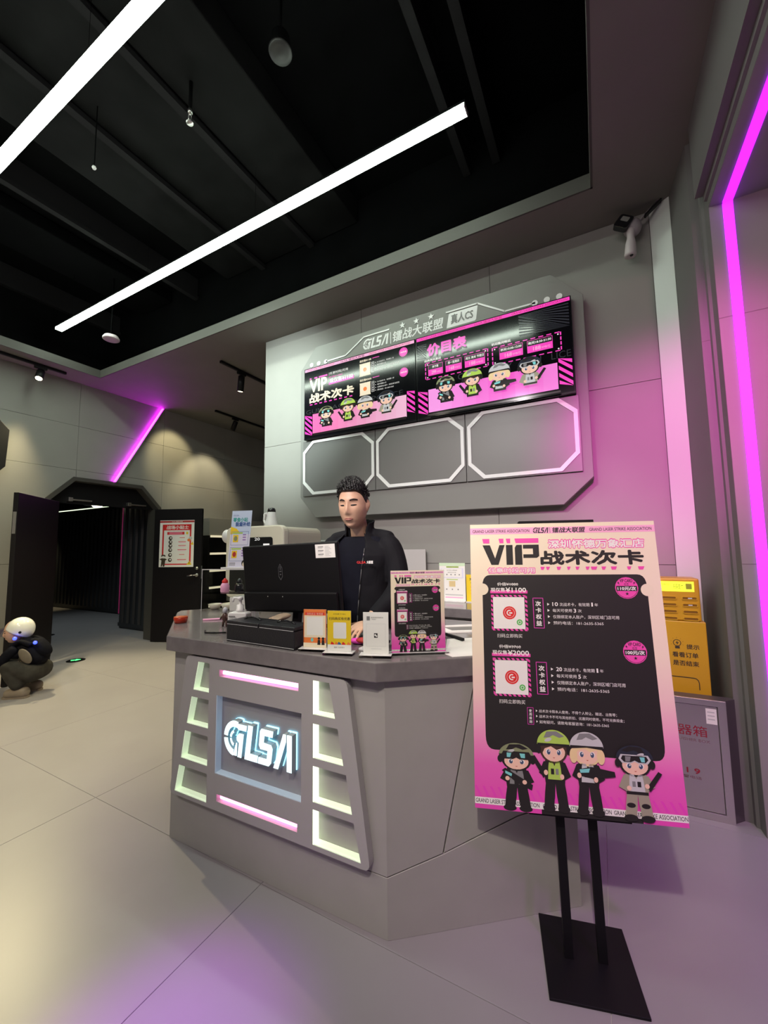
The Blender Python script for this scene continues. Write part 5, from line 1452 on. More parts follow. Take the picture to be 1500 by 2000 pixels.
# ================================================================== BIG POSTER STAND
t = thing('poster_stand', 'black floor stand holding the tall pink and cream VIP poster board', 'poster stand', (-.11, 1.556, 0))
MB().prism([(-.203, 1.383), (.059, 1.458), (-.002, 1.731), (-.269, 1.664)], 0.0005, .008, BLACK).build('base_plate', t, bevel=.0015)
bdir = Vector((-.3104, .9506, 0))
up = (Vector((0, 0, 1)) + bdir * .078).normalized()
uu = Vector((.9506, .3104, 0))
MPs = frame((-.11, 1.556, .008), uu, v=up)
for s_ in (-.052, .052):
    MB().box(s_ - .014, s_ + .014, -.006, 1.425, -.006, .006, BLACK, MPs).build('pole', t, bevel=.001)
MB().box(-.16, .16, .436, .452, -.008, .050, BLACK, MPs).build('lower_clamp', t, bevel=.002)
MB().box(-.135, .135, 1.425, 1.442, -.020, .012, BLACK, MPs).build('upper_clamp', t, bevel=.002)
BL, BR_, TL, TR = Vector((-.422, 1.422, .4605)), Vector((.203, 1.627, .4605)), Vector((-.4438, 1.548, 1.436)), Vector((.1812, 1.752, 1.436))
cb_ = (BL + BR_) / 2; ctp = (TL + TR) / 2
wv = uu * .6577
o_ = ctp - wv / 2
vv = (cb_ - ctp)
nn = wv.cross(-vv).normalized()
board = thing('poster_board', 'tall pink and cream VIP card poster board with black ticket and cartoon soldiers', 'poster', cb_)
cvb = MB()
for a in (0,):
    q = [o_, o_ + wv, o_ + wv + vv, o_ + vv]
    cvb.add([tuple(p) for p in q] + [tuple(p - nn * .005) for p in q], [(0, 1, 2, 3), (7, 6, 5, 4), (0, 4, 5, 1), (1, 5, 6, 2), (2, 6, 7, 3), (3, 7, 4, 0)], GRAD)
cvb.build('sheet', board)
cv = Canvas(o_ + nn * .0002, wv, vv, nn, .00012)
vip_art(cv, D)
cv.build('print', board)

# ================================================================== SECURITY CAMERA UNIT
t = thing('security_camera', 'white security camera hanging from the ceiling corner above the feature wall', 'camera', (.36, 3.0, CZ - .02))
K = lambda x, z, y=3.0: (x, y, z)
br = MB()
br.prism([(.302, 3.462), (.312, 3.455), (.452, 3.600), (.475, 3.607), (.462, 3.607)], -.018, .018, mat('bracket_grey', (.30, .26, .28), .5), frame((0, 3.02, 0), (1, 0, 0)))
br.build('bracket', t)
MB().prism([(.385, 3.535), (.392, 3.525), (.486, 3.600), (.480, 3.607)], -.012, .02, BLACK, frame((0, 3.02, 0), (1, 0, 0))).build('cable_arm', t)
MB().ell((.315, 3.02, 3.48), (.055, .045, .065), MATS['bracket_grey'], 16, 12).build('joint', t)
mc = Matrix.Translation((.262, 2.98, 3.505)) @ Matrix.Rotation(R(35), 4, 'Y') @ Matrix.Rotation(R(75), 4, 'X')
MB().prism(rounded([(-.045, -.052), (.045, -.052), (.045, .052), (-.045, .052)], .02), -.02, .02, BLACKG, mc).build('flood_light', t, bevel=.004)
MB().prism(rounded([(-.024, -.004), (.024, -.004), (.024, .032), (-.024, .032)], .006), .0205, .0225, GRAYM, mc).build('lamp_window', t)
CW = mat('camera_white', (.55, .48, .50), .4)
mc2 = Matrix.Translation((.303, 3.0, 3.45)) @ Matrix.Rotation(R(184), 4, 'Y')
MB().lathe([(.020, -.02), (.026, .0), (.022, .05), (.030, .09), (.036, .165), (.034, .178), (.018, .180)], CW, mc2, 18).build('body', t)
MB().ell(tuple(mc2 @ Vector((-.006, -.012, .180))), (.011, .011, .008), BLACKG, 12, 8).build('lens', t)
for s_ in (-1, 1):
    MB().ell(tuple(mc2 @ Vector((.028 * s_, -.01, .172))), (.004, .004, .004), BLACKG, 8, 6).build('screw', t)

# ================================================================== PEOPLE
def skin(joints, edges, sub=2):
    """joints: list of (x, y, z, rx, ry); returns verts, faces of a smooth tapering surface"""
    me = bpy.data.meshes.new('s')
    me.from_pydata([j[:3] for j in joints], edges, [])
    o = bpy.data.objects.new('s', me)
    COL.objects.link(o)
    o.modifiers.new('skin', 'SKIN').use_smooth_shade = True
    for v, j in zip(me.skin_vertices[0].data, joints):
        v.radius = (j[3], j[4] if len(j) > 4 else j[3])
        v.use_root = False
    me.skin_vertices[0].data[0].use_root = True
    if sub:
        m = o.modifiers.new('sub', 'SUBSURF')
        m.levels = m.render_levels = sub
    r = to_mesh(o)
    out = [tuple(v.co) for v in r.vertices], [tuple(p.vertices) for p in r.polygons]
    bpy.data.objects.remove(o); bpy.data.meshes.remove(me); bpy.data.meshes.remove(r)
    return out
def chain(pts):
    return pts, [(i, i + 1) for i in range(len(pts) - 1)]
def fuse(name, parts, voxel, m, parent, smooth=1, M=None, origin=None):
    """joins closed surfaces into one continuous mesh"""
    mb = MB()
    for vs, fs in parts:
        mb.add(vs, fs, m, M, True)
    me = bpy.data.meshes.new('f')
    me.from_pydata(mb.v, [], mb.f)
    o = bpy.data.objects.new('f', me)
    COL.objects.link(o)
    r = o.modifiers.new('r', 'REMESH'); r.mode = 'VOXEL'; r.voxel_size = voxel; r.use_smooth_shade = True
    if smooth:
        s_ = o.modifiers.new('s', 'SMOOTH'); s_.factor = 0.5; s_.iterations = smooth
    out = to_mesh(o)
    bpy.data.objects.remove(o); bpy.data.meshes.remove(me)
    out.materials.clear(); out.materials.append(m)
    out.polygons.foreach_set('use_smooth', [True] * len(out.polygons))
    out.name = name
    return place(out, name, parent, origin=origin)
def gauss(x, z, cx, cz, sx, sz):
    return math.exp(-((x - cx) / sx) ** 2 - ((z - cz) / sz) ** 2)
def head_y(x, z, k=1.0):
    """depth of the face surface (towards -y) added on top of the skull"""
    b = 0.0
    b += 0.016 * gauss(x, z, 0, -0.022, 0.011, 0.020) + 0.010 * gauss(x, z, 0, 0.004, 0.008, 0.026)      # nose
    b += 0.005 * (gauss(x, z, 0.012, -0.032, 0.007, 0.008) + gauss(x, z, -0.012, -0.032, 0.007, 0.008))
    b -= 0.010 * (gauss(x, z, 0.031, 0.012, 0.018, 0.012) + gauss(x, z, -0.031, 0.012, 0.018, 0.012))    # sockets
    b += 0.006 * (gauss(x, z, 0.031, 0.010, 0.011, 0.007) + gauss(x, z, -0.031, 0.010, 0.011, 0.007))    # lids
    b += 0.005 * (gauss(x, z, 0.030, 0.034, 0.022, 0.008) + gauss(x, z, -0.030, 0.034, 0.022, 0.008))    # brow
    b += 0.006 * gauss(x, z, 0, -0.060, 0.022, 0.008) - 0.003 * gauss(x, z, 0, -0.060, 0.030, 0.0018) + 0.004 * gauss(x, z, 0, -0.069, 0.018, 0.006)
    b -= 0.004 * gauss(x, z, 0, -0.082, 0.025, 0.006)
    b += 0.009 * gauss(x, z, 0, -0.100, 0.024, 0.016)                                                     # chin
    b += 0.004 * (gauss(x, z, 0.045, -0.020, 0.018, 0.018) + gauss(x, z, -0.045, -0.020, 0.018, 0.018))
    return b
def head_pt(ct, st, sz, g=1.0, hair=0.0):
    """ct, st horizontal unit direction (st < 0 is the face side); sz = sin of latitude"""
    cz = math.sqrt(max(0, 1 - sz * sz))
    z = sz * 0.118
    wid = 1.0
    if sz < 0:
        wid = 1 - 0.21 * (-sz) ** 1.8 * (1 if st < 0.2 else 0.6)
    e_ = 0.88 if sz < 0.2 else 1.0
    cz2 = cz ** e_ if cz > 0 else 0
    x = ct * cz2 * 0.075 * wid
    y = st * cz2 * (0.094 if st > 0 else 0.088)
    if sz < -0.2 and st > 0:
        y *= 1 - 0.35 * (-sz - 0.2)
    if st < 0:
        y -= head_y(x, z) * min(1, -st * cz2 * 2.2)
    y -= 0.012 * max(0, -sz)
    return Vector((x, y, z)) * g
def head_mesh():
    nu, nv = 96, 72
    vs, fs = [], []
    for j in range(nv + 1):
        sz = math.sin(-math.pi / 2 + math.pi * j / nv)
        for k in range(nu):
            a = 2 * math.pi * k / nu
            vs.append(tuple(head_pt(math.cos(a), math.sin(a), sz)))
    for j in range(nv):
        for k in range(nu):
            a, b = j * nu + k, j * nu + (k + 1) % nu
            fs.append((a, b, b + nu, a + nu))
    return vs, fs
def ellm(c, r, nu=16, nv=12, M=None):
    m = MB().ell(c, r, SKIN, nu, nv)
    return ([tuple(M @ Vector(v)) for v in m.v] if M else m.v), m.f
def hand(root, d, n, L=1.0, curl=0.5, side=1):
    """palm at root pointing along d, n = back-of-hand normal; five separate curled fingers"""
    d, n = Vector(d).normalized(), Vector(n).normalized()
    s = d.cross(n).normalized() * side
    out = []
    r0 = Vector(root)
    P = lambda a, b, c_: r0 + d * a * L + s * b * L + n * c_ * L
    palm = [(*P(-.02, 0, 0), .020 * L, .020 * L), (*P(.02, 0, 0), .032 * L, .015 * L), (*P(.06, 0, 0), .038 * L, .014 * L), (*P(.088, 0, 0), .036 * L, .012 * L)]
    m = MB().ell((0, 0, 0), (1, 1, 1), SKIN, 16, 12)
    MM_ = Matrix(((d.x * .052 * L, s.x * .042 * L, n.x * .015 * L, P(.045, 0, 0).x), (d.y * .052 * L, s.y * .042 * L, n.y * .015 * L, P(.045, 0, 0).y), (d.z * .052 * L, s.z * .042 * L, n.z * .015 * L, P(.045, 0, 0).z), (0, 0, 0, 1)))
    out.append(([tuple(MM_ @ Vector(v)) for v in m.v], m.f))
    for k, (b, ln_, sp) in enumerate(((.033, .072, .10), (.011, .082, .03), (-.011, .076, -.03), (-.032, .060, -.10))):
        pts = []
        p = P(.078, b, 0)
        ang = 0.0
        pts.append((*P(.045, b * .8, 0), .009 * L, .009 * L))
        pts.append((*p, .0088 * L, .0088 * L))
        for q in range(3):
            ang += curl * (0.5 if q == 0 else 0.8)
            dd = (d * math.cos(ang) - n * math.sin(ang) + s * sp * (1 if q == 0 else .4)).normalized()
            p = p + dd * ln_ * L * (.42, .33, .25)[q]
            pts.append((*p, (.0084, .0078, .0066)[q] * L, (.0084, .0078, .0066)[q] * L))
        out.append(skin(*chain(pts), sub=1))
    pts = [(*P(.012, .022, -.002), .012 * L, .012 * L), (*P(.035, .046, -.008), .0105 * L, .0105 * L), (*P(.060, .060, -.014), .0092 * L, .0092 * L), (*P(.080, .062, -.020), .0078 * L, .0078 * L)]
    out.append(skin(*chain(pts), sub=1))
    return out

# ------------------------------------------------------------------ the attendant
px, py = -1.205, 1.93
pr = thing('person', 'man in a black jacket and dark T-shirt behind the counter, looking down', 'person', (px, py, 0))
W = lambda x, y, z: (px + x, py + y, z)
HC = Vector((px + 0.012, py - 0.060, 1.590))
MHd = Matrix.Translation(HC) @ Matrix.Rotation(R(11), 4, 'Z') @ Matrix.Rotation(R(10), 4, 'X') @ Matrix.Diagonal((1.05, 1.05, 1.11, 1))
hv, hf = head_mesh()
parts = [([tuple(MHd @ Vector(v)) for v in hv], hf)]
for s_ in (-1, 1):
    ME = MHd @ Matrix.Translation((0.0755 * s_, 0.004, -0.004)) @ Matrix.Rotation(R(-14 * s_), 4, 'Z')
    parts.append(ellm((0, 0, 0), (.008, .017, .031), M=ME))
    parts.append(ellm((.004 * s_, 0.008, 0.006), (.009, .010, .022), M=ME))
parts.append(skin(*chain([(*W(0, .035, 1.38), .062, .060), (*W(.002, .022, 1.44), .055, .053), (*W(.006, -.005, 1.50), .052, .052), (*W(.010, -.030, 1.56), .050, .052)])))
J = [W(0, .02, .98) + (.150, .105), W(0, .02, 1.12) + (.135, .095), W(0, .02, 1.27) + (.155, .105), W(0, .03, 1.34) + (.12, .075), W(0, .03, 1.385) + (.055, .05),
     W(-.165, .03, 1.345) + (.045, .045), W(-.25, -.02, 1.14) + (.043, .043), W(-.30, -.20, 1.00) + (.030, .030),
     W(.165, .03, 1.345) + (.045, .045), W(.245, .00, 1.14) + (.043, .043), W(.215, -.24, 1.005) + (.030, .030),
     W(-.09, .02, .90) + (.085, .09), W(-.10, .0, .50) + (.056, .06), W(-.10, .04, .09) + (.038, .042), W(-.10, -.10, .04) + (.036, .028),
     W(.09, .02, .90) + (.085, .09), W(.10, .0, .50) + (.056, .06), W(.10, .04, .09) + (.038, .042), W(.10, -.10, .04) + (.036, .028)]
Ed = [(0, 1), (1, 2), (2, 3), (3, 4), (3, 5), (5, 6), (6, 7), (3, 8), (8, 9), (9, 10), (0, 11), (11, 12), (12, 13), (13, 14), (0, 15), (15, 16), (16, 17), (17, 18)]
parts.append(skin(J, Ed))
parts += hand(W(-.305, -.225, .995), (-.15, -1, -.10), (0, -.1, 1), curl=.42, side=1)
parts += hand(W(.212, -.262, 1.000), (-.10, -1, -.20), (0, -.2, 1), curl=.40, side=-1)
body = fuse('body', parts, 0.0052, SKIN, pr, smooth=1)
# face details
def on_face(x, z, out=0.0):
    sz = z / .118
    cz = math.sqrt(1 - sz * sz) ** (.88 if sz < .2 else 1)
    wid = 1 - .21 * (-sz) ** 1.8 if sz < 0 else 1
    ct = x / (cz * .075 * wid)
    st = -math.sqrt(max(0, 1 - ct * ct))
    p = head_pt(ct, st, sz)
    return p + Vector((0, -out, 0))
def face_patch(name, m, pts_top, pts_bot, out, parent=pr, MM_=MHd):
    mb = MB()
    n = len(pts_top)
    vs = [tuple(MM_ @ on_face(*p, out)) for p in pts_top] + [tuple(MM_ @ on_face(*p, out)) for p in pts_bot] + \
         [tuple(MM_ @ on_face(*p, out - .004)) for p in pts_top] + [tuple(MM_ @ on_face(*p, out - .004)) for p in pts_bot]
    fs = []
    for i in range(n - 1):
        fs += [(i, i + 1, n + i + 1, n + i), (2 * n + i, 3 * n + i, 3 * n + i + 1, 2 * n + i + 1), (i, 2 * n + i, 2 * n + i + 1, i + 1), (n + i, n + i + 1, 3 * n + i + 1, 3 * n + i)]
    fs += [(0, n, 3 * n, 2 * n), (n - 1, 3 * n - 1, 4 * n - 1, 2 * n - 1)]
    mb.add(vs, fs, m, None, True)
    return mb.build(name, parent)
for s_ in (-1, 1):
    xs = [s_ * (.014 + .006 * k) for k in range(7)]
    arch = [0, .003, .005, .0055, .005, .003, 0]
    face_patch('eyebrow', HAIR, [(x, .031 + a) for x, a in zip(xs, arch)], [(x, .026 + a * .8) for x, a in zip(xs, arch)], .0022)
    xs = [s_ * (.018 + .0045 * k) for k in range(7)]
    ar = [0, .001, .0018, .0018, .001, -.0003, -.002]
    face_patch('eyelash', HAIR, [(x, .0078 + a * 0.6) for x, a in zip(xs, ar)], [(x, .0028 - a * .6) for x, a in zip(xs, ar)], .0016)
xs = [-.024 + .006 * k for k in range(9)]
up_ = [0, .002, .0035, .004, .0032, .004, .0035, .002, 0]
face_patch('upper_lip', LIP, [(x, -.0600 + a) for x, a in zip(xs, up_)], [(x, -.0606) for x in xs], .0014)
face_patch('lower_lip', LIP, [(x, -.0618) for x in xs], [(x, -.0625 - a * 1.5) for x, a in zip(xs, [0, .0015, .003, .0038, .004, .0038, .003, .0015, 0])], .0014)
# hair: shell over the skull with a short ruffled top
def hair_mesh(Mh, line, thick, puff, seed=3):
    rnd = random.Random(seed)
    nu, nv = 120, 46
    vs, fs = [], []
    top = []
    for k in range(nu):
        a = 2 * math.pi * k / nu
        z0 = line(math.cos(a), math.sin(a))
        col = []
        for j in range(nv + 1):
            sz = z0 + (1 - z0) * math.sin(math.pi / 2 * j / nv)
            sz = min(sz, 0.9999)
            p = head_pt(math.cos(a), math.sin(a), sz)
            nrm = Vector((p.x / .075, p.y / .09, p.z / .118)).normalized()
            t_ = thick * min(1, .30 + j / nv * 2.2) + puff * max(0, p.z / .118 - .25) * (1.0 + .55 * math.sin(a * 23 + j * .9) * math.sin(a * 9 - j * .75)) + rnd.uniform(0, .0030)
            if math.sin(a) < -.3:
                t_ += puff * .35 * max(0, 1 - abs(sz - .72) * 4)
            col.append((p + nrm * t_, p - nrm * .004))
        top.append(col)
    n = nv + 1
    for col in top:
        vs += [tuple(Mh @ c_[0]) for c_ in col] + [tuple(Mh @ c_[1]) for c_ in col]
    for k in range(nu):
        a, b = k * 2 * n, ((k + 1) % nu) * 2 * n
        for j in range(nv):
            fs.append((a + j, b + j, b + j + 1, a + j + 1))
            fs.append((a + n + j, a + n + j + 1, b + n + j + 1, b + n + j))
        fs.append((a, a + n, b + n, b))
    return vs, fs
def hairline(c, s):
    # s < 0 front
    if s < -0.80:
        return 0.60
    if s < -0.35:
        t_ = (-0.35 - s) / .45
        return 0.34 + .26 * t_ ** .6
    if s < 0.0:
        t_ = (-s) / .35
        return 0.02 + .34 * t_ ** 1.5
    if s < .30:
        return 0.10
    return 0.10 - .75 * min(1, (s - .30) / .5)
vs, fs = hair_mesh(MHd, hairline, .006, .021)
mb = MB(); mb.add(vs, fs, HAIR, None, True)
rnd = random.Random(11)
for k in range(420):
    a = rnd.uniform(0, 2 * math.pi)
    z0 = max(hairline(math.cos(a), math.sin(a)), .25)
    sz = rnd.uniform(z0 + .04, .985)
    p = head_pt(math.cos(a), math.sin(a), sz)
    nr = Vector((p.x / .075, p.y / .09, p.z / .118)).normalized()
    b0 = p + nr * .012
    d_ = (nr * 1.0 + Vector((rnd.uniform(-.5, .5), -.55 if p.y < .03 else .3, .35))).normalized()
    L_ = rnd.uniform(.014, .026) * (1 if sz > .55 else .5)
    q0, q1 = MHd @ b0, MHd @ (b0 + d_ * L_)
    mb.tube(q0, q1, rnd.uniform(.004, .006), HAIR, r1=.0008, n=5)
mb.build('hair', pr, weld=False)
# t-shirt
T_ = [W(0, .02, .88) + (.165, .125), W(0, .02, 1.12) + (.145, .105), W(0, .015, 1.27) + (.165, .115), W(0, .03, 1.365) + (.15, .093), W(0, .030, 1.402) + (.090, .075),
      W(-.18, .03, 1.372) + (.060, .060), W(.18, .03, 1.372) + (.060, .060)]
fuse('t_shirt', [skin(T_, [(0, 1), (1, 2), (2, 3), (3, 4), (3, 5), (3, 6)])], .007, CLOTHN, pr, smooth=2)
# jacket: open shell + sleeves + collar, fused
def jacket_shell():
    rows = [  # z, rx, ry, half opening angle (deg, measured from -y), shift of opening
        (.86, .200, .150, 13, 6), (.95, .198, .148, 14, 6), (1.05, .190, .142, 16, 6), (1.15, .192, .142, 19, 5), (1.24, .203, .146, 23, 4), (1.31, .213, .146, 27, 2), (1.365, .205, .135, 31, 0),
        (1.40, .165, .115, 35, 0), (1.428, .115, .096, 40, 0), (1.448, .094, .086, 46, 0)]
    nu = 48
    outer, inner = [], []
    for z, rx, ry, op, sh in rows:
        for k in range(nu + 1):
            a = R(-90 + op + sh) + R(360 - 2 * op) * k / nu
            wr = 1 + .014 * math.sin(a * 9 + z * 22) + .010 * math.sin(a * 5 - z * 31)
            lx, ly = rx * wr * math.cos(a), ry * wr * math.sin(a)
            outer.append(W(lx, .02 + ly, z - (.02 * abs(math.cos(a)) if z > 1.35 else 0)))
            inner.append(W(lx * .925, .02 + ly * .90, z - (.02 * abs(math.cos(a)) if z > 1.35 else 0)))
    n, m_ = nu + 1, len(rows)
    vs = outer + inner
    N = len(outer)
    fs = []
    for j in range(m_ - 1):
        for k in range(nu):
            a = j * n + k
            fs.append((a, a + 1, a + n + 1, a + n)); fs.append((N + a, N + a + n, N + a + n + 1, N + a + 1))
        for k in (0, nu):
            a = j * n + k
            fs.append((a, a + n, N + a + n, N + a))
    for k in range(nu):
        fs.append((k, N + k, N + k + 1, k + 1))
        a = (m_ - 1) * n + k
        fs.append((a, a + 1, N + a + 1, N + a))
    return vs, fs
sl = [skin(*chain([W(s_ * .13, .03, 1.385) + (.062, .068), W(s_ * .195, .03, 1.365) + (.075, .075), W(s_ * .235, .02, 1.26) + (.064, .066), W(s_ * .262, -.01, 1.14) + (.060, .062)] + e_))
      for s_, e_ in ((-1, [W(-.285, -.10, 1.065) + (.050, .052), W(-.30, -.19, 1.005) + (.040, .042)]), (1, [W(.250, -.11, 1.075) + (.052, .054), W(.218, -.225, 1.012) + (.040, .042)]))]
col_ = []
nu = 40
ov, iv = [], []
for z, rr, tt in ((1.425, .088, 50), (1.455, .086, 52), (1.485, .088, 58), (1.500, .094, 64)):
    for k in range(nu + 1):
        a = R(-90 + tt) + R(360 - 2 * tt) * k / nu
        dz = .020 * max(0, math.sin(a)) - .020 * max(0, -math.sin(a))
        ov.append(W(rr * math.cos(a), .022 + rr * .86 * math.sin(a), z + dz)); iv.append(W((rr - .010) * math.cos(a), .022 + (rr - .010) * .86 * math.sin(a), z + dz))
N, n = len(ov), nu + 1
cf = []
for j in range(3):
    for k in range(nu):
        a = j * n + k
        cf.append((a, a + 1, a + n + 1, a + n)); cf.append((N + a, N + a + n, N + a + n + 1, N + a + 1))
    for k in (0, nu):
        a = j * n + k
        cf.append((a, a + n, N + a + n, N + a))
for k in range(nu):
    cf.append((k, N + k, N + k + 1, k + 1)); a = 3 * n + k; cf.append((a, a + 1, N + a + 1, N + a))
yoke = skin(*chain([W(-.205, .035, 1.385) + (.056, .060), W(-.10, .055, 1.418) + (.044, .048), W(.10, .055, 1.418) + (.044, .048), W(.205, .035, 1.385) + (.056, .060)]))
hood = skin(*chain([W(-.095, .07, 1.40) + (.030, .028), W(-.045, .115, 1.415) + (.040, .034), W(.045, .115, 1.415) + (.040, .034), W(.095, .07, 1.40) + (.030, .028)]))
jk = fuse('jacket', [jacket_shell(), (ov + iv, cf), hood, yoke] + sl, .0058, CLOTH, pr, smooth=2)
# zip edge, pull and chest lettering
zp = MB()
def jp(z, side, out=.004):
    rows = ((.86, .200, .150, 13, 6), (1.05, .190, .142, 16, 6), (1.24, .203, .146, 23, 4), (1.365, .205, .135, 31, 0), (1.40, .165, .115, 35, 0))
    for (za, *ra), (zb, *rb) in zip(rows, rows[1:]):
        if za <= z <= zb:
            f_ = (z - za) / (zb - za)
            rx, ry, op, sh = [p + (q - p) * f_ for p, q in zip(ra, rb)]
            a = R(-90 + side * op + sh)
            return Vector(W((rx + out) * math.cos(a), .02 + (ry + out) * math.sin(a), z))
for side in (-1, 1):
    pts = [tuple(jp(z, side)) for z in (.90, 1.0, 1.08, 1.16, 1.24, 1.30, 1.35)]
    zp.path(pts, .0026, GRAYD, n=6)
zp.build('zip', jk, weld=False)
MB().ell(tuple(jp(1.315, 1, .006)), (.003, .003, .007), METAL, 8, 6).build('zip_pull', jk)
pc = Vector(W(.085, -.133, 1.285))
un = Vector((.87, .42, 0)).normalized()
cv = Canvas(pc + Vector((0, -.012, 0)), un * .085, (0, 0, -.016), (un.cross(Vector((0, 0, 1)))), .0010)
cv.text('GLSA', 0, 0.1, .55, .9, D['red'], 1, bold=.03); cv.text('大联盟', .60, 0, 1, 1, D['white'], 1, bold=.03)
cv.build('chest_lettering', jk)
# trousers and shoes (behind the counter)
tr = [W(0, .02, .95) + (.145, .11), W(-.09, .02, .86) + (.10, .105), W(-.10, .0, .50) + (.072, .076), W(-.10, .03, .10) + (.058, .062), W(.09, .02, .86) + (.10, .105), W(.10, .0, .50) + (.072, .076), W(.10, .03, .10) + (.058, .062)]
fuse('trousers', [skin(tr, [(0, 1), (1, 2), (2, 3), (0, 4), (4, 5), (5, 6)])], .012, CLOTHN, pr, smooth=1)
for s_ in (-1, 1):
    fuse('shoe', [skin(*chain([W(.10 * s_, .07, .045) + (.045, .042), W(.10 * s_, -.02, .045) + (.045, .045), W(.10 * s_, -.14, .034) + (.044, .032)]))], .01, BLACKL, pr, smooth=1)

# ------------------------------------------------------------------ the crouching child
cx, cy = -4.93, 1.86
ch = thing('person', 'child in a white helmet and dark vest crouching at the left edge, facing left', 'person', (cx, cy, 0))
MCc = Matrix.Translation((cx, cy, 0)) @ Matrix.Rotation(R(-55), 4, 'Z')
def Q(j):
    p = MCc @ Vector(j[:3])
    return (p.x, p.y, p.z) + tuple(j[3:])
def cs(js, ed):
    return skin([Q(j) for j in js], ed)
HCc = MCc @ Matrix.Translation((0, -.120, .595)) @ Matrix.Rotation(R(22), 4, 'Z') @ Matrix.Rotation(R(12), 4, 'X') @ Matrix.Scale(.90, 4)
parts = [([tuple(HCc @ Vector(v)) for v in hv], hf)]
for s_ in (-1, 1):
    parts.append(ellm((0.078 * s_, 0.004, -0.004), (.009, .017, .028), M=HCc))
bd = [(0, .13, .24, .10, .09), (0, .06, .38, .10, .085), (0, -.02, .475, .085, .07), (0, -.05, .53, .042, .042), (0, -.085, .57, .040, .040),
      (-.12, -.03, .455, .038, .038), (-.16, -.14, .32, .032, .032), (-.10, -.28, .34, .024, .024),
      (.12, -.03, .455, .038, .038), (.17, -.13, .31, .032, .032), (.08, -.29, .31, .024, .024),
      (-.08, .10, .21, .075, .075), (-.13, -.14, .33, .050, .050), (-.10, .03, .07, .035, .035), (-.10, -.09, .04, .032, .025),
      (.08, .10, .21, .075, .075), (.13, -.12, .33, .050, .050), (.10, .05, .07, .035, .035), (.10, -.07, .04, .032, .025)]
be = [(0, 1), (1, 2), (2, 3), (3, 4), (2, 5), (5, 6), (6, 7), (2, 8), (8, 9), (9, 10), (0, 11), (11, 12), (12, 13), (13, 14), (0, 15), (15, 16), (16, 17), (17, 18)]
parts.append(cs(bd, be))
for rt, dd, sd in (((-.10, -.29, .34), (.2, -1, .1), 1), ((.08, -.30, .31), (-.2, -1, .2), -1)):
    w0 = MCc @ Vector(rt)
    parts += hand(tuple(w0), tuple(MCc.to_3x3() @ Vector(dd)), tuple(MCc.to_3x3() @ Vector((sd * -.6, 0, .8))), L=.72, curl=.9, side=sd)
fuse('body', parts, .0055, SKIN2, ch, smooth=1)
DK = mat('child_black', (.005, .005, .009), .8, noise=.3, nscale=20, bump=.3, spec=.1)
TAN = mat('vest_tan', (.14, .115, .09), .7, noise=.1, nscale=20)
PNT = mat('child_trousers', (.045, .042, .038), .85, noise=.25, nscale=16, bump=.3, spec=.1)
SHO = mat('child_shoe', (.24, .19, .15), .6, noise=.1, nscale=20)
fuse('hooded_top', [cs([(0, .15, .27, .115, .10), (0, .07, .38, .125, .10), (0, -.02, .47, .10, .085), (0, -.055, .515, .062, .055)], [(0, 1), (1, 2), (2, 3)]),
                    cs(*chain([(-.10, -.02, .46, .05, .05), (-.135, -.05, .43, .047, .047), (-.17, -.14, .325, .044, .044), (-.12, -.25, .335, .034, .034)])),
                    cs(*chain([(.10, -.02, .46, .05, .05), (.135, -.05, .43, .047, .047), (.185, -.13, .31, .046, .046), (.10, -.25, .31, .034, .034)])),
                    cs(*chain([(-.05, .03, .50, .035, .03), (0, .06, .495, .045, .035), (.05, .03, .50, .035, .03)]))], .009, DK, ch, smooth=2)
fuse('trousers', [cs([(0, .15, .22, .12, .10), (-.09, .08, .215, .088, .088), (-.14, -.13, .33, .064, .064), (-.105, .02, .08, .062, .064), (.09, .08, .215, .088, .088), (.14, -.11, .33, .066, .066), (.105, .04, .08, .064, .066)],
                     [(0, 1), (1, 2), (2, 3), (0, 4), (4, 5), (5, 6)])], .009, PNT, ch, smooth=2)
for s_, o_y in ((-1, 0), (1, .02)):
    so = fuse('shoe', [cs(*chain([(.10 * s_, .09 + o_y, .050, .050, .052), (.10 * s_, .02 + o_y, .05, .052, .055), (.10 * s_, -.13 + o_y, .040, .052, .042)]))], .008, SHO, ch, smooth=1)
    MB().prism(rounded([(-.036, -.135), (.036, -.135), (.036, .085), (-.036, .085)], .04, 4), 0.0, .018, SHO, MCc @ Matrix.Translation((.10 * s_, o_y, 0))).build('sole', so)
# vest: tan side panel with black pack on the back and glowing sensors
vsr = fuse('vest', [cs([(0, .175, .33, .075, .085), (0, .125, .45, .085, .062), (0, .06, .52, .07, .04)], [(0, 1), (1, 2)]),
                    cs(*chain([(.085, .09, .47, .03, .03), (.10, .0, .52, .024, .02), (.085, -.09, .46, .026, .03), (.07, -.12, .36, .03, .03)])),
                    cs(*chain([(-.085, .09, .47, .03, .03), (-.10, .0, .52, .024, .02), (-.085, -.09, .46, .026, .03), (-.07, -.12, .36, .03, .03)]))], .008, DK, ch, smooth=2)
MB().ell((0, 0, 0), (.012, .045, .080), TAN, 18, 12, M=MCc @ Matrix.Translation((.136, .075, .385)) @ Matrix.Rotation(R(38), 4, 'X')).build('side_panel', vsr)
for p in ((.105, -.045, .545), (.10, .13, .50)):
    q = MCc @ Vector(p)
    MB().ell(tuple(q), (.016, .016, .016), BLUL, 12, 8).build('sensor_light', vsr)
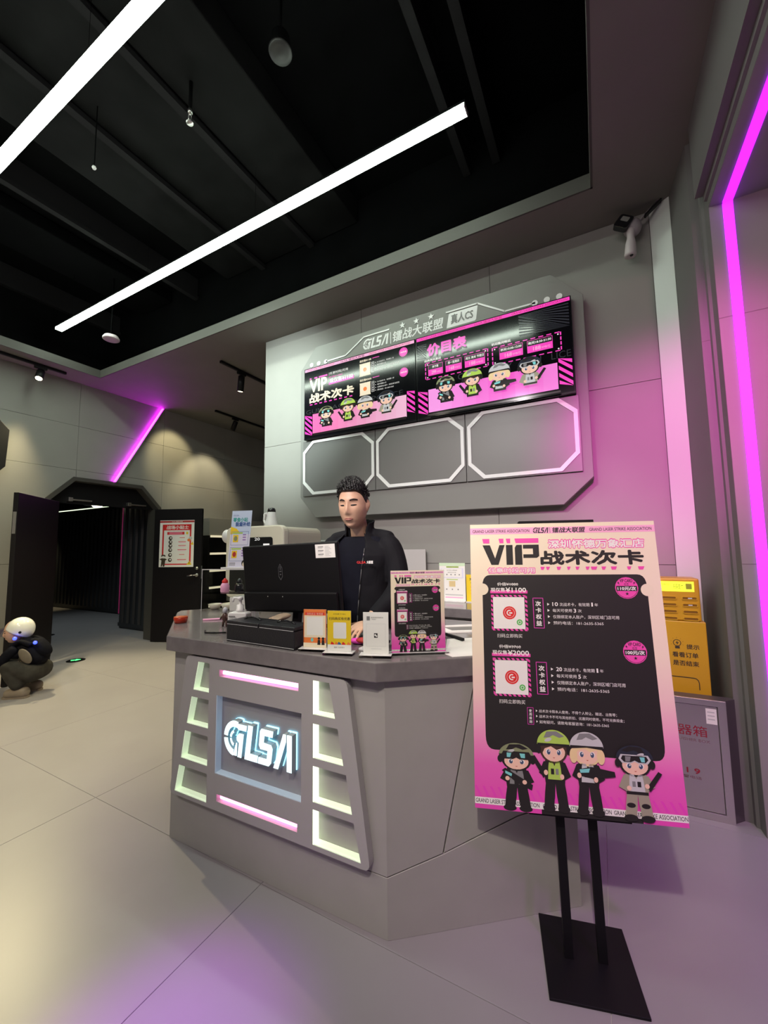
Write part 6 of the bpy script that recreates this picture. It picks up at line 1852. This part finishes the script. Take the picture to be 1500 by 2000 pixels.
# helmet
he = MB()
he.ell((0, .030, .034), (.104, .124, .130), mat('helmet_white', (.80, .78, .74), .18, coat=.5), 36, 20, M=HCc @ Matrix.Rotation(R(-40), 4, 'X'), z0=-.34)
hel = he.build('helmet', ch)
MB().ell((0, 0, 0), (.005, .014, .014), BLACK, 14, 8, M=HCc @ Matrix.Translation((.100, .060, -.015))).build('ear_port', hel)
vi = MB()
vv_, ff_ = [], []
for j in range(7):
    for k in range(17):
        a = R(-160 + 140 * k / 16)
        rr = .118 + .020 * j / 6
        vv_.append((rr * math.cos(a), .0 + rr * 1.2 * math.sin(a) - .012 * j, .060 - .016 * j))
for j in range(6):
    for k in range(16):
        a = j * 17 + k
        ff_.append((a, a + 1, a + 18, a + 17))
vi.add(vv_, ff_, glass('visor_clear', (.72, .66, .85), .2), HCc, True)
vi.build('visor', hel, recalc=False)
for s_ in (-1, 1):
    xs = [s_ * (.016 + .005 * k) for k in range(7)]
    face_patch('eyebrow', HAIR, [(x, .031) for x in xs], [(x, .027) for x in xs], .002, ch, HCc)
    face_patch('eyelash', HAIR, [(x, .010) for x in xs], [(x, .004) for x in xs], .002, ch, HCc)
xs = [-.020 + .005 * k for k in range(9)]
face_patch('lips', LIP, [(x, -.057) for x in xs], [(x, -.064) for x in xs], .0016, ch, HCc)
# toy laser gun in the child's hands
t = thing('toy_laser_gun', 'black toy laser gun with green lights in the crouching child\'s hands', 'toy gun', tuple(MCc @ Vector((0, -.33, .30))))
MG = MCc @ Matrix.Translation((.0, -.335, .345)) @ Matrix.Rotation(R(-30), 4, 'X') @ Matrix.Rotation(R(25), 4, 'Z')
MB().box(-.022, .022, -.20, .13, -.022, .035, BLACK, MG).build('body', t, bevel=.006)
MB().tube(tuple(MG @ Vector((0, -.20, .01))), tuple(MG @ Vector((0, -.30, .01))), .013, BLACK).build('barrel', t)
MB().box(-.014, .014, .05, .10, -.10, -.02, BLACK, MG).build('grip', t, bevel=.005)
for y in (-.05, .03):
    MB().box(.0222, .026, y - .02, y + .02, .0, .018, GRNL, MG).build('green_light', t)
